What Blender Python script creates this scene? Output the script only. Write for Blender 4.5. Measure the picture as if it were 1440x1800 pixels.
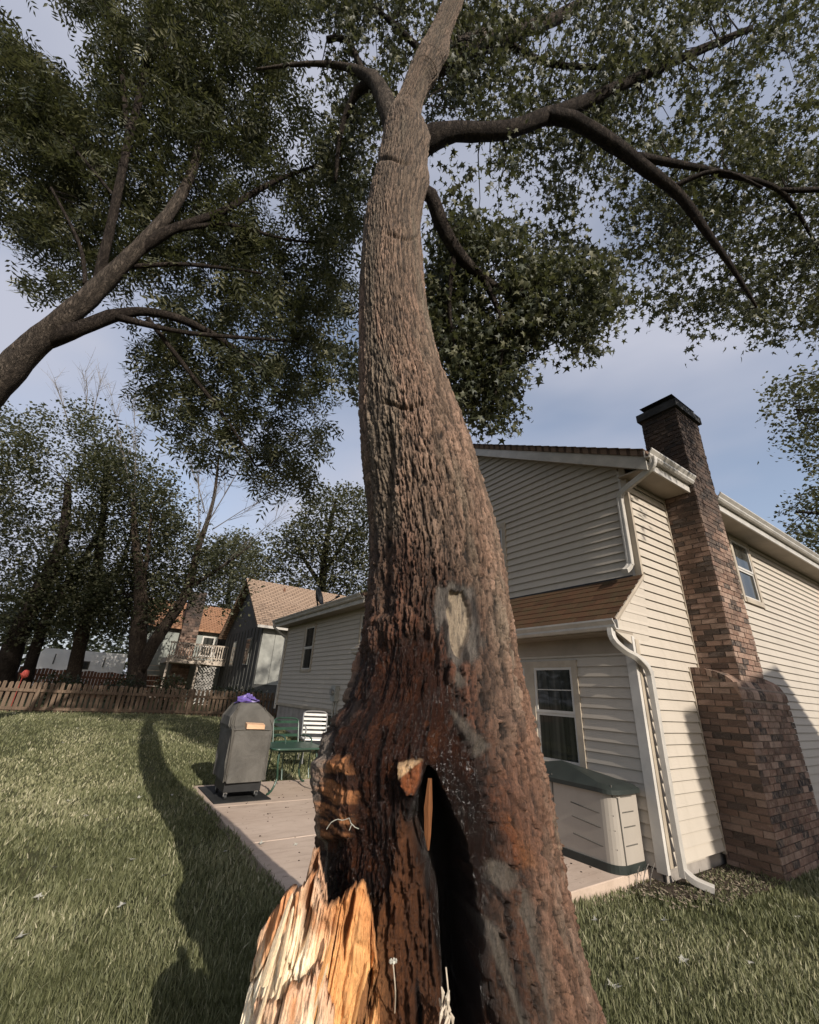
import bpy, math, random
import numpy as np
from mathutils import Matrix, Vector
random.seed(7)
rng = np.random.default_rng(7)
S = bpy.context.scene
for o in list(bpy.data.objects): bpy.data.objects.remove(o)
COL = S.collection

# ---------------------------------------------------------------- camera
FPX, PW, PH = 744.3, 1440, 1800
PITCH, ROLL, HEAD = math.radians(23.33), math.radians(3.12), math.radians(33.5)
CAM = np.array([0, 0, 1.65])
HD = np.array([math.sin(HEAD), math.cos(HEAD), 0.])      # horizontal heading
LT = np.array([math.cos(HEAD), -math.sin(HEAD), 0.])     # to the right of it
FW = HD*math.cos(PITCH) + np.array([0, 0, math.sin(PITCH)])
UP0 = np.cross(LT, FW)
RT = math.cos(ROLL)*LT + math.sin(ROLL)*UP0
UP = -math.sin(ROLL)*LT + math.cos(ROLL)*UP0
cd = bpy.data.cameras.new('camera'); co = bpy.data.objects.new('camera', cd); COL.objects.link(co)
cd.sensor_fit = 'VERTICAL'; cd.sensor_height = 36; cd.sensor_width = 36
cd.lens = FPX/PH*36; cd.clip_start = .05; cd.clip_end = 2000
co.matrix_world = Matrix(((RT[0], UP[0], -FW[0], CAM[0]), (RT[1], UP[1], -FW[1], CAM[1]), (RT[2], UP[2], -FW[2], CAM[2]), (0, 0, 0, 1)))
S.camera = co

# ---------------------------------------------------------------- world, sun, exposure
SUN_EL, SUN_TH = math.radians(27), math.radians(2.2)
w = bpy.data.worlds.new('World'); S.world = w; w.use_nodes = True
nt = w.node_tree; nt.nodes.clear()
def wn(t, **k):
    n = nt.nodes.new(t)
    for a, b in k.items(): setattr(n, a, b)
    return n
out = wn('ShaderNodeOutputWorld'); bg = wn('ShaderNodeBackground'); sky = wn('ShaderNodeTexSky', sky_type='NISHITA', sun_disc=False)
sky.sun_elevation = SUN_EL; sky.sun_rotation = math.pi + SUN_TH; sky.air_density = 1.0; sky.dust_density = 2.0; sky.ozone_density = 1.5
hs = wn('ShaderNodeHueSaturation'); hs.inputs['Saturation'].default_value = .85; hs.inputs['Value'].default_value = 1.0
tc = wn('ShaderNodeTexCoord'); mp = wn('ShaderNodeMapping'); mp.inputs['Scale'].default_value = (1.1, 1.1, 3.0)
nz = wn('ShaderNodeTexNoise'); nz.inputs['Scale'].default_value = 1.3; nz.inputs['Detail'].default_value = 4; nz.inputs['Roughness'].default_value = .45
cr = wn('ShaderNodeValToRGB'); cr.color_ramp.elements[0].position = .36; cr.color_ramp.elements[1].position = .62
cm = wn('ShaderNodeMath', operation='MULTIPLY_ADD'); cm.inputs[1].default_value = .72; cm.inputs[2].default_value = .20
mx = wn('ShaderNodeMix', data_type='RGBA'); mx.inputs['B'].default_value = (3.05, 3.15, 3.7, 1)
bg.inputs['Strength'].default_value = .15
L = nt.links.new
L(sky.outputs[0], hs.inputs['Color']); L(tc.outputs['Generated'], mp.inputs[0]); L(mp.outputs[0], nz.inputs['Vector']); L(nz.outputs[0], cr.inputs[0])
L(cr.outputs[0], cm.inputs[0]); L(cm.outputs[0], mx.inputs['Factor']); L(hs.outputs[0], mx.inputs['A']); L(mx.outputs['Result'], bg.inputs['Color']); L(bg.outputs[0], out.inputs[0])
sd = bpy.data.lights.new('sun', 'SUN'); so = bpy.data.objects.new('sun', sd); COL.objects.link(so)
sd.energy = 4.4; sd.angle = math.radians(.5); sd.color = (1, .93, .84)
LDIR = Vector((math.sin(SUN_TH)*math.cos(SUN_EL), math.cos(SUN_TH)*math.cos(SUN_EL), -math.sin(SUN_EL)))
so.rotation_euler = LDIR.to_track_quat('-Z', 'Y').to_euler(); so.location = (0, -20, 30)
S.render.engine = 'CYCLES'
vs = S.view_settings
vs.view_transform = 'Standard'; vs.look = 'None'; vs.gamma = 1; vs.exposure = 0.3; vs.use_curve_mapping = False
S.render.resolution_x = 819; S.render.resolution_y = 1024

# ---------------------------------------------------------------- photo pixel -> place
def ray(px, py): return FW*FPX + RT*(px-PW/2) - UP*(py-PH/2)
def at_w(px, py, w_): return CAM + ray(px, py)/FPX*w_             # w_ metres in front of the camera
def at_X(px, py, X): d = ray(px, py); return CAM + d*(X/d[0])
def at_Y(px, py, Y): d = ray(px, py); return CAM + d*(Y/d[1])
def at_Z(px, py, z): d = ray(px, py); return CAM + d*((z-CAM[2])/d[2])
def project(P):
    d = P-CAM; w_ = d@FW; w_ = np.where(np.abs(w_) < .02, .02, w_)
    return PW/2+FPX*(d@RT)/w_, PH/2-FPX*(d@UP)/w_, w_
def gz(x, y):
    t = np.clip((np.asarray(y, float)-8.0)/9.5, 0, 1)
    u = np.clip((5.0-np.asarray(x, float))/2.9, 0, 1)
    return .58*t*t*(3-2*t)+.085*u*u*(3-2*u)

# ---------------------------------------------------------------- noise
def _h(i, j, s):
    n = (i.astype(np.int64)*374761393 + j.astype(np.int64)*668265263 + s*1442695041) & 0xffffffff
    n = ((n ^ (n >> 13))*1274126177) & 0xffffffff
    n = ((n ^ (n >> 16))*2246822519) & 0xffffffff
    return ((n ^ (n >> 15)) & 0xffffff)/float(0xffffff)
def vn(x, y, s=0):
    i = np.floor(x); j = np.floor(y); fx = x-i; fy = y-j
    fx = fx*fx*(3-2*fx); fy = fy*fy*(3-2*fy)
    a = _h(i, j, s); b = _h(i+1, j, s); c = _h(i, j+1, s); d = _h(i+1, j+1, s)
    return (a+(b-a)*fx)*(1-fy)+(c+(d-c)*fx)*fy
def fbm(x, y, s=0, o=4, g=.5):
    r = 0; a = 1; t = 0
    for k in range(o):
        r = r+a*vn(x, y, s+k*17); t += a; a *= g; x = x*2.03; y = y*2.03
    return r/t
def worley(x, y, s=0):
    i = np.floor(x); j = np.floor(y)
    f1 = np.full(x.shape, 9.); f2 = np.full(x.shape, 9.); cid = np.zeros(x.shape)
    for di in (-1, 0, 1):
        for dj in (-1, 0, 1):
            a = i+di; b = j+dj
            d = np.hypot(a+_h(a, b, s)-x, b+_h(a, b, s+5)-y)
            m = d < f1
            f2 = np.where(m, f1, np.minimum(f2, d)); cid = np.where(m, _h(a, b, s+9), cid); f1 = np.where(m, d, f1)
    return f1, f2, cid
def sst(a, b, x):
    t = np.clip((x-a)/(b-a), 0, 1); return t*t*(3-2*t)
def sdpoly(px, py, poly):
    P = np.array(poly, float); n = len(P); d = np.full(px.shape, 1e18); ins = np.zeros(px.shape, bool)
    for k in range(n):
        a = P[k]; b = P[k-1]; e = b-a; wx = px-a[0]; wy = py-a[1]
        t = np.clip((wx*e[0]+wy*e[1])/(e@e), 0, 1)
        d = np.minimum(d, (wx-e[0]*t)**2+(wy-e[1]*t)**2)
        c = ((a[1] > py) != (b[1] > py)) & (px < (b[0]-a[0])*(py-a[1])/((b[1]-a[1]) or 1e-9)+a[0])
        ins ^= c
    d = np.sqrt(d); return np.where(ins, -d, d)

# ---------------------------------------------------------------- objects
OFF = {}
def wo(o): return OFF.get(o.name, np.zeros(3)) if o else np.zeros(3)
def tag(o, label=None, cat=None, group=None, kind=None):
    if label: o['label'] = label
    if cat: o['category'] = cat
    if group: o['group'] = group
    if kind: o['kind'] = kind
    return o
def thing(name, loc, label, cat, group=None):
    o = bpy.data.objects.new(name, None); COL.objects.link(o); o.location = tuple(loc); o.empty_display_size = .2
    OFF[o.name] = np.array(loc, float); return tag(o, label, cat, group)
def mesh(name, v, f, mat, smooth=False, attrs=None):
    me = bpy.data.meshes.new(name); v = np.asarray(v, np.float64)
    if isinstance(f, np.ndarray):
        k = f.shape[1]; me.vertices.add(len(v)); me.loops.add(f.size); me.polygons.add(len(f))
        me.vertices.foreach_set('co', v.ravel()); me.loops.foreach_set('vertex_index', f.ravel().astype(np.int32))
        me.polygons.foreach_set('loop_start', np.arange(len(f), dtype=np.int32)*k)
        me.polygons.foreach_set('loop_total', np.full(len(f), k, np.int32)); me.update(calc_edges=True); me.validate()
    else:
        me.from_pydata([tuple(p) for p in v], [], f); me.update()
    for m_ in (mat if isinstance(mat, (list, tuple)) else [mat]): me.materials.append(m_)
    if smooth: me.polygons.foreach_set('use_smooth', np.ones(len(me.polygons), bool))
    for k, a in (attrs or {}).items():
        a = np.asarray(a, np.float32)
        if a.ndim == 2:
            if a.shape[1] == 3: a = np.c_[a, np.ones(len(a), np.float32)]
            t = me.attributes.new(k, 'FLOAT_COLOR', 'POINT'); t.data.foreach_set('color', a.ravel())
        else:
            t = me.attributes.new(k, 'FLOAT', 'POINT'); t.data.foreach_set('value', a)
    return me
def link(name, me, parent=None, loc=None):
    o = bpy.data.objects.new(name, me); COL.objects.link(o)
    if parent: o.parent = parent
    if loc is not None: o.location = tuple(np.asarray(loc)-wo(parent))
    OFF[o.name] = wo(parent) if loc is None else np.asarray(loc, float)
    return o
def ob(name, v, f, mat, parent=None, smooth=False, attrs=None):
    return link(name, mesh(name, np.asarray(v, float)-wo(parent), f, mat, smooth, attrs), parent)
class MB:
    def __init__(s): s.v = []; s.f = []
    def add(s, v, f):
        n = len(s.v); s.v += [tuple(p) for p in v]; s.f += [tuple(i+n for i in q) for q in f]; return s
    def box(s, x0, x1, y0, y1, z0, z1):
        return s.hexa([(x0, y0, z0), (x1, y0, z0), (x1, y1, z0), (x0, y1, z0), (x0, y0, z1), (x1, y0, z1), (x1, y1, z1), (x0, y1, z1)])
    def hexa(s, p): return s.add(p, [(0, 3, 2, 1), (4, 5, 6, 7), (0, 1, 5, 4), (1, 2, 6, 5), (2, 3, 7, 6), (3, 0, 4, 7)])
    def prism(s, prof, d):                       # closed planar profile (3-D points) pushed along d
        n = len(prof); d = np.asarray(d); a = [np.asarray(p, float) for p in prof]
        v = a+[p+d for p in a]
        return s.add(v, [tuple(range(n))[::-1], tuple(range(n, 2*n))]+[(k, (k+1) % n, n+(k+1) % n, n+k) for k in range(n)])
    def tube(s, pts, r, n=8, cap=True):
        v, f = tube_mesh(pts, r, n, cap); return s.add(v, f)
    def build(s, name, mat, parent=None, smooth=False): return ob(name, s.v, s.f, mat, parent, smooth)
def resample(pts, r, step):
    P = np.array(pts, float); r = np.array(r, float) if np.ndim(r) else np.full(len(P), float(r))
    o = []; q = []
    for k in range(len(P)-1):
        p0 = P[max(k-1, 0)]; p1 = P[k]; p2 = P[k+1]; p3 = P[min(k+2, len(P)-1)]
        n = max(1, int(np.linalg.norm(p2-p1)/step))
        for t in np.arange(n)/n:
            o.append(.5*((2*p1)+(-p0+p2)*t+(2*p0-5*p1+4*p2-p3)*t*t+(-p0+3*p1-3*p2+p3)*t**3)); q.append(r[k]+(r[k+1]-r[k])*t)
    o.append(P[-1]); q.append(r[-1]); return np.array(o), np.array(q)
def tube_mesh(pts, r, n=8, cap=True, rough=0, seed=0):
    P = np.asarray(pts, float); m = len(P); r = np.asarray(r, float) if np.ndim(r) else np.full(m, float(r))
    T = np.gradient(P, axis=0); T /= np.linalg.norm(T, axis=1)[:, None]+1e-9
    a = np.array([0, 0, 1.]) if abs(T[0][2]) < .9 else np.array([1., 0, 0])
    N = np.cross(T[0], a); N /= np.linalg.norm(N); v = []
    for k in range(m):
        N = N-T[k]*(N@T[k]); N /= np.linalg.norm(N)+1e-9; B = np.cross(T[k], N)
        an = np.arange(n)*2*math.pi/n
        rr = r[k]*(1+(rough*(vn(an*1.6+seed, np.full(n, k*.7), seed)-.5)*2 if rough else 0))
        v.append(P[k]+(np.cos(an)*rr)[:, None]*N+(np.sin(an)*rr)[:, None]*B)
    v = np.concatenate(v)
    f = [(k*n+i, k*n+(i+1) % n, (k+1)*n+(i+1) % n, (k+1)*n+i) for k in range(m-1) for i in range(n)]
    if cap: f += [tuple(range(n))[::-1], tuple(range((m-1)*n, m*n))]
    return v, f
def sweep(path, wdt, dep, wax):                  # rectangular pipe (downspout) along a path, wax = direction of its width
    P = np.asarray(path, float); T = np.gradient(P, axis=0); T /= np.linalg.norm(T, axis=1)[:, None]
    v = []; m = len(P); prof = [(-1, -.8), (-.8, -1), (-.3, -1), (-.25, -.9), (.25, -.9), (.3, -1), (.8, -1), (1, -.8), (1, .8), (.8, 1), (-.8, 1), (-1, .8)]
    n = len(prof)
    for k in range(m):
        a = np.asarray(wax, float)-T[k]*(T[k]@np.asarray(wax, float)); a /= np.linalg.norm(a); b = np.cross(T[k], a)
        for x, y in prof: v.append(P[k]+a*x*wdt/2+b*y*dep/2)
    return v, [(k*n+i, k*n+(i+1) % n, (k+1)*n+(i+1) % n, (k+1)*n+i) for k in range(m-1) for i in range(n)]+[tuple(range(n))[::-1], tuple(range((m-1)*n, m*n))]
# ---------------------------------------------------------------- materials
class NT:
    def __init__(s, name):
        s.m = bpy.data.materials.new(name); s.m.use_nodes = True; s.t = s.m.node_tree; s.b = s.t.nodes['Principled BSDF']; s.o = s.t.nodes['Material Output']
    def n(s, t, ins=None, **k):
        x = s.t.nodes.new(t)
        for a, b in k.items(): setattr(x, a, b)
        for a, b in (ins or {}).items():
            if hasattr(b, 'is_output'): s.t.links.new(b, x.inputs[a])
            else: x.inputs[a].default_value = b
        return x
    def l(s, a, b): s.t.links.new(a, b)
    def coord(s, sc=(1, 1, 1), kind='Object', rot=(0, 0, 0)):
        c = s.n('ShaderNodeTexCoord'); return s.n('ShaderNodeMapping', {'Vector': c.outputs[kind], 'Scale': sc, 'Rotation': rot}).outputs[0]
    def noise(s, v, sc, det=5, ro=.55, dist=0):
        return s.n('ShaderNodeTexNoise', {'Vector': v, 'Scale': sc, 'Detail': det, 'Roughness': ro, 'Distortion': dist}).outputs[0]
    def ramp(s, f, st):
        r = s.n('ShaderNodeValToRGB', {0: f}); e = r.color_ramp.elements
        e.remove(e[1])
        for k, (p, c) in enumerate(st):
            q = e[0] if k == 0 else e.new(p)
            q.position = p; q.color = (*c, 1)
        return r.outputs[0]
    def mix(s, f, a, b, bt='MIX'):
        x = s.n('ShaderNodeMix', data_type='RGBA', blend_type=bt)
        for k, q in (('Factor', f), ('A', a), ('B', b)):
            if hasattr(q, 'is_output'): s.l(q, x.inputs[k])
            else: x.inputs[k].default_value = q if k == 'Factor' else (*q, 1)
        return x.outputs['Result']
    def bump(s, h, st=.3, d=.01, nrm=None):
        x = s.n('ShaderNodeBump', {'Height': h, 'Strength': st, 'Distance': d})
        if nrm: s.l(nrm, x.inputs['Normal'])
        s.l(x.outputs[0], s.b.inputs['Normal']); return x.outputs[0]
    def math(s, op, a, b=0):
        x = s.n('ShaderNodeMath', operation=op)
        for k, q in ((0, a), (1, b)):
            if hasattr(q, 'is_output'): s.l(q, x.inputs[k])
            else: x.inputs[k].default_value = q
        return x.outputs[0]
    def done(s, col=None, ro=.7, sp=.3, **k):
        if col is not None:
            if hasattr(col, 'is_output'): s.l(col, s.b.inputs['Base Color'])
            else: s.b.inputs['Base Color'].default_value = (*col, 1)
        if hasattr(ro, 'is_output'): s.l(ro, s.b.inputs['Roughness'])
        else: s.b.inputs['Roughness'].default_value = ro
        s.b.inputs['Specular IOR Level'].default_value = sp
        for a, b in k.items(): s.b.inputs[a.replace('_', ' ')].default_value = b
        return s.m
def flat(name, c, ro=.6, var=.15, sc=6, sp=.3, bump=.15, **k):
    m = NT(name); v = m.coord(); f = m.noise(v, sc, 6, .6); f2 = m.noise(v, sc*9, 4, .6)
    lo = tuple(x*(1-var*1.6) for x in c); hi = tuple(min(1, x*(1+var)) for x in c)
    m.bump(f2, bump, .004)
    return m.done(m.mix(m.math('MULTIPLY', f2, .35), m.ramp(f, [(.3, lo), (.7, hi)]), lo), ro, sp, **k)
def siding(name, c, dirt=(.30, .26, .2)):
    m = NT(name); v = m.coord((1, 1, 1)); r = m.n('ShaderNodeObjectInfo').outputs['Random']
    big = m.noise(v, 1.3, 5, .6); st = m.noise(m.coord((9, 9, .7)), 1.0, 4, .6); gr = m.noise(m.coord((8, 8, 60)), 3, 4, .6)
    col = m.mix(m.math('MULTIPLY', m.ramp(big, [(.45, (0, 0, 0)), (.75, (1, 1, 1))]), .28), c, tuple(x*.72 for x in c))
    col = m.mix(m.math('MULTIPLY', m.ramp(st, [(.52, (0, 0, 0)), (.8, (1, 1, 1))]), .35), col, dirt)
    col = m.mix(m.math('MULTIPLY', r, .10), col, tuple(x*.6 for x in c))
    m.bump(gr, .25, .003); return m.done(col, .55, .25)
M = {}
M['siding'] = siding('painted_siding', (.445, .39, .322))
M['trim_tan'] = flat('tan_trim', (.40, .335, .255), .5, .18, 3)
M['trim_white'] = flat('white_trim', (.52, .485, .435), .45, .12, 3)
M['gutter'] = flat('gutter_metal', (.46, .425, .375), .35, .15, 4, .5)
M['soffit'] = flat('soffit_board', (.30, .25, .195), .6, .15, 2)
M['concrete'] = None
def mk_concrete():
    m = NT('patio_concrete'); v = m.coord(); a = m.noise(v, .9, 6, .65); b = m.noise(m.coord((1, 6, 1)), 2.2, 6, .7); c = m.noise(v, 60, 4, .6); sp = m.noise(v, 14, 5, .7)
    col = m.ramp(a, [(.3, (.42, .315, .24)), (.7, (.56, .44, .35))])
    col = m.mix(m.ramp(b, [(.5, (0, 0, 0)), (.72, (.6, .6, .6))]), col, (.27, .205, .155))
    col = m.mix(m.ramp(sp, [(.64, (0, 0, 0)), (.70, (.8, .8, .8))]), col, (.13, .095, .07))
    col = m.mix(m.math('MULTIPLY', c, .3), col, (.25, .2, .16)); m.bump(m.math('ADD', c, sp), .35, .006); return m.done(col, .85, .2)
M['concrete'] = mk_concrete()
M['foundation'] = flat('foundation_concrete', (.34, .30, .26), .85, .25, 3)
def mk_brick():
    m = NT('chimney_brick'); r = m.n('ShaderNodeObjectInfo').outputs['Random']; g = m.n('ShaderNodeNewGeometry').outputs['Random Per Island']
    r = m.math('FRACT', m.math('ADD', m.math('MULTIPLY', r, 7.31), m.math('MULTIPLY', g, 3.7)))
    v = m.coord(); a = m.noise(v, 22, 5, .65); b = m.noise(v, 90, 3, .6)
    col = m.ramp(r, [(0, (.085, .055, .044)), (.18, (.165, .095, .068)), (.38, (.235, .145, .106)), (.55, (.31, .215, .165)), (.68, (.20, .12, .09)), (.78, (.13, .08, .062)), (.84, (.026, .022, .022)), (1, (.05, .04, .037))])
    col = m.mix(m.ramp(a, [(.45, (0, 0, 0)), (.65, (.55, .55, .55))]), col, (.36, .27, .20))
    col = m.mix(m.ramp(m.noise(v, 9, 5, .7), [(.50, (0, 0, 0)), (.70, (.6, .6, .6))]), col, (.07, .048, .038))
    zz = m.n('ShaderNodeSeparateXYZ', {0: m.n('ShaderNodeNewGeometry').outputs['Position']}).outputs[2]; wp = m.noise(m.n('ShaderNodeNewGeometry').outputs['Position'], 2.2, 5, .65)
    soot_shade = m.ramp(m.math('ADD', m.math('MULTIPLY', zz, .16), m.math('MULTIPLY', wp, .9)), [(1.08, (0, 0, 0)), (1.0, (0, 0, 0))]) if 0 else m.n('ShaderNodeMapRange', {0: m.math('ADD', m.math('MULTIPLY', zz, .22), m.math('MULTIPLY', wp, 1.1)), 1: 1.30, 2: 1.72, 3: 0, 4: .82}).outputs[0]
    col = m.mix(soot_shade, col, (.030, .027, .026)); blot = m.ramp(wp, [(.46, (0, 0, 0)), (.62, (.45, .45, .45))]); col = m.mix(blot, col, (.10, .068, .05))  # sooty upper stack, with tree shade also put into the colour
    m.bump(m.math('ADD', a, b), .6, .008); return m.done(col, .9, .15)
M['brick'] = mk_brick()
M['mortar'] = flat('mortar', (.19, .145, .112), .95, .2, 20)
def mk_shingle(name, cs, moss=None):
    m = NT(name); r = m.n('ShaderNodeObjectInfo').outputs['Random']; v = m.coord(); a = m.noise(v, 6, 6, .65); g = m.noise(v, 140, 3, .7)
    col = m.ramp(r, [(0, cs[0]), (.5, cs[1]), (1, cs[2])]); col = m.mix(m.math('MULTIPLY', g, .5), col, tuple(x*.35 for x in cs[0]))
    col = m.mix(m.ramp(a, [(.42, (0, 0, 0)), (.68, (.75, .75, .75))]), col, moss or tuple(x*.6 for x in cs[1]))
    m.bump(g, .7, .006); return m.done(col, .9, .15)
M['shingle'] = mk_shingle('rusty_shingle', [(.072, .036, .020), (.115, .056, .029), (.095, .052, .028)], (.068, .053, .026))
def mk_roof(name, c1, c2, sc):
    m = NT(name); v = m.coord(kind='Object'); br = m.n('ShaderNodeTexBrick', {'Vector': m.coord(sc), 'Color1': (*c1, 1), 'Color2': (*c2, 1), 'Mortar': (*[x*.35 for x in c1], 1), 'Scale': 1, 'Mortar Size': .03, 'Mortar Smooth': .3, 'Bias': 0, 'Brick Width': .33, 'Row Height': .15})
    a = m.noise(v, 1.5, 6, .65); g = m.noise(v, 40, 4, .7)
    col = m.mix(m.math('MULTIPLY', g, .45), br.outputs[0], tuple(x*.5 for x in c1)); col = m.mix(m.ramp(a, [(.45, (0, 0, 0)), (.7, (.5, .5, .5))]), col, tuple(x*.6 for x in c2))
    m.bump(br.outputs['Fac'], .5, .02); return m.done(col, .9, .15)
M['roof_tan'] = mk_roof('tan_roof_shingles', (.34, .235, .165), (.42, .30, .215), (1, 1, 1))
M['roof_rust'] = mk_roof('rust_roof_shingles', (.33, .17, .095), (.40, .22, .13), (1, 1, 1))
M['roof_dark'] = mk_roof('brown_roof_shingles', (.16, .105, .075), (.21, .145, .105), (1, 1, 1))
M['grey_wall'] = flat('dark_grey_boards', (.085, .083, .075), .7, .2, 3)
M['grey_panel'] = flat('grey_green_boards', (.30, .295, .26), .7, .2, 2)
M['sage_wall'] = flat('sage_boards', (.26, .275, .245), .7, .15, 2)
def mk_glass():
    m = NT('window_glass'); v = m.coord(); f = m.noise(v, 1.6, 3, .5)
    m.bump(f, .08, .02); return m.done(m.ramp(m.noise(m.coord((14, 14, .4)), 1, 2, .5), [(.35, (.012, .014, .013)), (.65, (.06, .058, .05))]), .04, .6)
M['glass'] = mk_glass()
def mk_wood(name, cs, sc=(14, 14, 1.2), ro=.8, st=.5):
    m = NT(name); r = m.n('ShaderNodeObjectInfo').outputs['Random']; v = m.coord(sc); a = m.noise(v, 1.5, 6, .7, .4); b = m.noise(m.coord((sc[0]*5, sc[1]*5, sc[2]*2)), 2, 4, .6)
    col = m.ramp(a, [(.28, cs[0]), (.5, cs[1]), (.74, cs[2])]); col = m.mix(m.math('MULTIPLY', r, .45), col, tuple(x*.45 for x in cs[1]))
    m.bump(m.math('ADD', a, b), st, .008); return m.done(col, ro, .2)
M['fence'] = mk_wood('weathered_fence_wood', [(.06, .040, .028), (.135, .092, .062), (.215, .16, .11)])
M['deck_wood'] = mk_wood('pale_deck_wood', [(.34, .28, .22), (.50, .42, .34), (.60, .52, .43)])
M['redwood'] = mk_wood('red_brown_boards', [(.10, .045, .028), (.16, .075, .045), (.2, .1, .06)])
M['block_wood'] = mk_wood('wood_block', [(.42, .24, .13), (.58, .36, .22), (.68, .47, .31)], (1.2, 14, 14))
def mk_fabric():
    m = NT('grill_cover_fabric'); v = m.coord(); a = m.noise(v, 2.6, 5, .6, .6); wv = m.noise(m.coord((5, 5, 3)), 2.0, 4, .6, 1.2); f = m.noise(v, 180, 2, .5)
    m.bump(m.math('ADD', a, m.math('MULTIPLY', wv, .4)), .5, .06)
    return m.done(m.ramp(a, [(.3, (.062, .057, .049)), (.7, (.115, .106, .092))]), .78, .25)
M['fabric'] = mk_fabric()
M['black'] = flat('black_plastic', (.018, .018, .018), .5, .2, 8)
M['mat'] = flat('black_mat', (.02, .02, .019), .8, .3, 8)
M['chrome'] = flat('grey_metal', (.42, .41, .39), .35, .1, 5, .5, Metallic=.7)
M['purple'] = flat('purple_plastic', (.15, .10, .34), .4, .35, 12, .4, .5)
M['green_metal'] = flat('green_painted_metal', (.024, .060, .038), .32, .2, 8, .5)
M['white_slat'] = flat('white_chair_slat', (.66, .64, .60), .4, .1, 8)
M['box_tan'] = flat('beige_plastic', (.34, .298, .25), .5, .06, 4, .35, .12)
M['box_green'] = flat('dark_green_plastic', (.026, .031, .027), .45, .2, 5, .4)
M['groove'] = flat('plastic_groove', (.10, .09, .075), .7, .1, 5)
M['dish'] = flat('dark_dish', (.035, .035, .034), .5, .2, 5)
M['meter'] = flat('grey_meter_box', (.30, .30, .27), .5, .12, 8)
M['trailer'] = flat('white_trailer_paint', (.78, .76, .72), .4, .06, 2)
M['red'] = flat('red_lantern', (.42, .07, .05), .5, .2, 8)
M['white_petal'] = flat('white_petals', (.42, .40, .33), .7, .3, 20)
M['stem'] = flat('pale_stem', (.52, .44, .34), .6, .2, 20)
M['soil'] = flat('dark_soil', (.055, .04, .03), .95, .4, 8, .1, .8)
def mk_lawn():
    m = NT('lawn_ground'); v = m.coord(); a = m.noise(v, .7, 6, .65); b = m.noise(v, 5, 6, .7); c = m.noise(v, 55, 4, .7)
    col = m.ramp(a, [(.3, (.075, .080, .038)), (.7, (.12, .118, .058))]); col = m.mix(m.ramp(b, [(.45, (0, 0, 0)), (.7, (.8, .8, .8))]), col, (.14, .12, .064))
    col = m.mix(m.ramp(c, [(.40, (.9, .9, .9)), (.6, (0, 0, 0))]), col, (.045, .047, .022)); m.bump(m.math('ADD', c, b), .8, .03); return m.done(col, .95, .1)
M['lawn'] = mk_lawn()
def mk_leaf(name, stops, tr=.35, ro=.5):
    m = NT(name); at = m.n('ShaderNodeAttribute', attribute_name='var').outputs['Fac']; col = m.ramp(at, stops)
    m.done(col, ro, .3)
    t = m.n('ShaderNodeBsdfTranslucent', {'Color': m.mix(.5, col, (.16, .17, .05))}); x = m.n('ShaderNodeMixShader', {0: tr, 1: m.b.outputs[0], 2: t.outputs[0]}); m.l(x.outputs[0], m.o.inputs[0]); return m.m
M['grass'] = mk_leaf('grass_blades', [(0, (.060, .066, .027)), (.45, (.172, .176, .086)), (.8, (.33, .31, .18)), (1, (.52, .47, .32))], .25, .55)
M['maple_leaf'] = mk_leaf('maple_leaves', [(0, (.018, .023, .013)), (.5, (.048, .054, .028)), (.85, (.12, .118, .064)), (1, (.24, .225, .14))], .25)
M['ash_leaf'] = mk_leaf('ash_leaves', [(0, (.018, .023, .014)), (.5, (.048, .054, .029)), (.85, (.115, .113, .06)), (1, (.22, .21, .125))], .25)
M['far_leaf'] = mk_leaf('far_leaves', [(0, (.022, .026, .014)), (.5, (.062, .066, .035)), (.85, (.15, .145, .085)), (1, (.26, .245, .16))], .3)
M['dark_leaf'] = mk_leaf('dark_leaves', [(0, (.014, .018, .010)), (.6, (.030, .036, .020)), (1, (.07, .072, .04))], .2)
def mk_bark(name, lo, mid, hi, sc=1):
    m = NT(name); v = m.coord((9*sc, 9*sc, 2*sc)); a = m.noise(v, 2, 7, .7, .5); b = m.ramp(m.noise(m.coord((30*sc, 30*sc, 8*sc)), 1.4, 6, .7, 1.0), [(.36, (0, 0, 0)), (.56, (1, 1, 1))]); col = m.ramp(a, [(.3, lo), (.5, mid), (.75, hi)]); col = m.mix(b, lo, col)
    m.bump(m.math('ADD', a, b), .8, .03); return m.done(col, .9, .1)
M['bark_dark'] = mk_bark('dark_bark', (.018, .014, .012), (.042, .033, .027), (.085, .068, .054))
M['bark_grey'] = mk_bark('grey_bark', (.03, .025, .021), (.085, .068, .055), (.17, .138, .11))
M['bark_red'] = mk_bark('red_brown_bark', (.03, .023, .018), (.078, .058, .044), (.155, .12, .093))
M['twig'] = flat('bare_twig', (.17, .15, .13), .8, .2, 10)
def mk_trunk(name, ks, bs, bd, sc=(70, 70, 13)):
    m = NT(name); at = m.n('ShaderNodeAttribute', attribute_name='col').outputs['Color']; wet = m.n('ShaderNodeAttribute', attribute_name='wet').outputs['Fac']
    v = m.coord(sc); a = m.noise(v, 1.6, 8, .78, .8); b = m.noise(m.coord((170, 170, 70)), 1.5, 5, .75)
    k = m.ramp(a, [(.32, (ks,)*3), (.48, (.97, .97, .97)), (.66, (1.4, 1.37, 1.34))]); k2 = m.ramp(b, [(.25, (.7, .7, .7)), (.6, (1.12, 1.12, 1.12))])
    col = m.mix(1, m.mix(1, at, k, 'MULTIPLY'), k2, 'MULTIPLY')
    m.bump(m.math('ADD', a, m.math('MULTIPLY', b, .6)), bs, bd)
    ro = m.n('ShaderNodeMapRange', {0: wet, 1: 0, 2: 1, 3: .85, 4: .17}).outputs[0]; m.done(col, ro, .35)
    return m.m
M['trunk'] = mk_trunk('maple_bark', .32, 1.0, .014)
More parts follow.
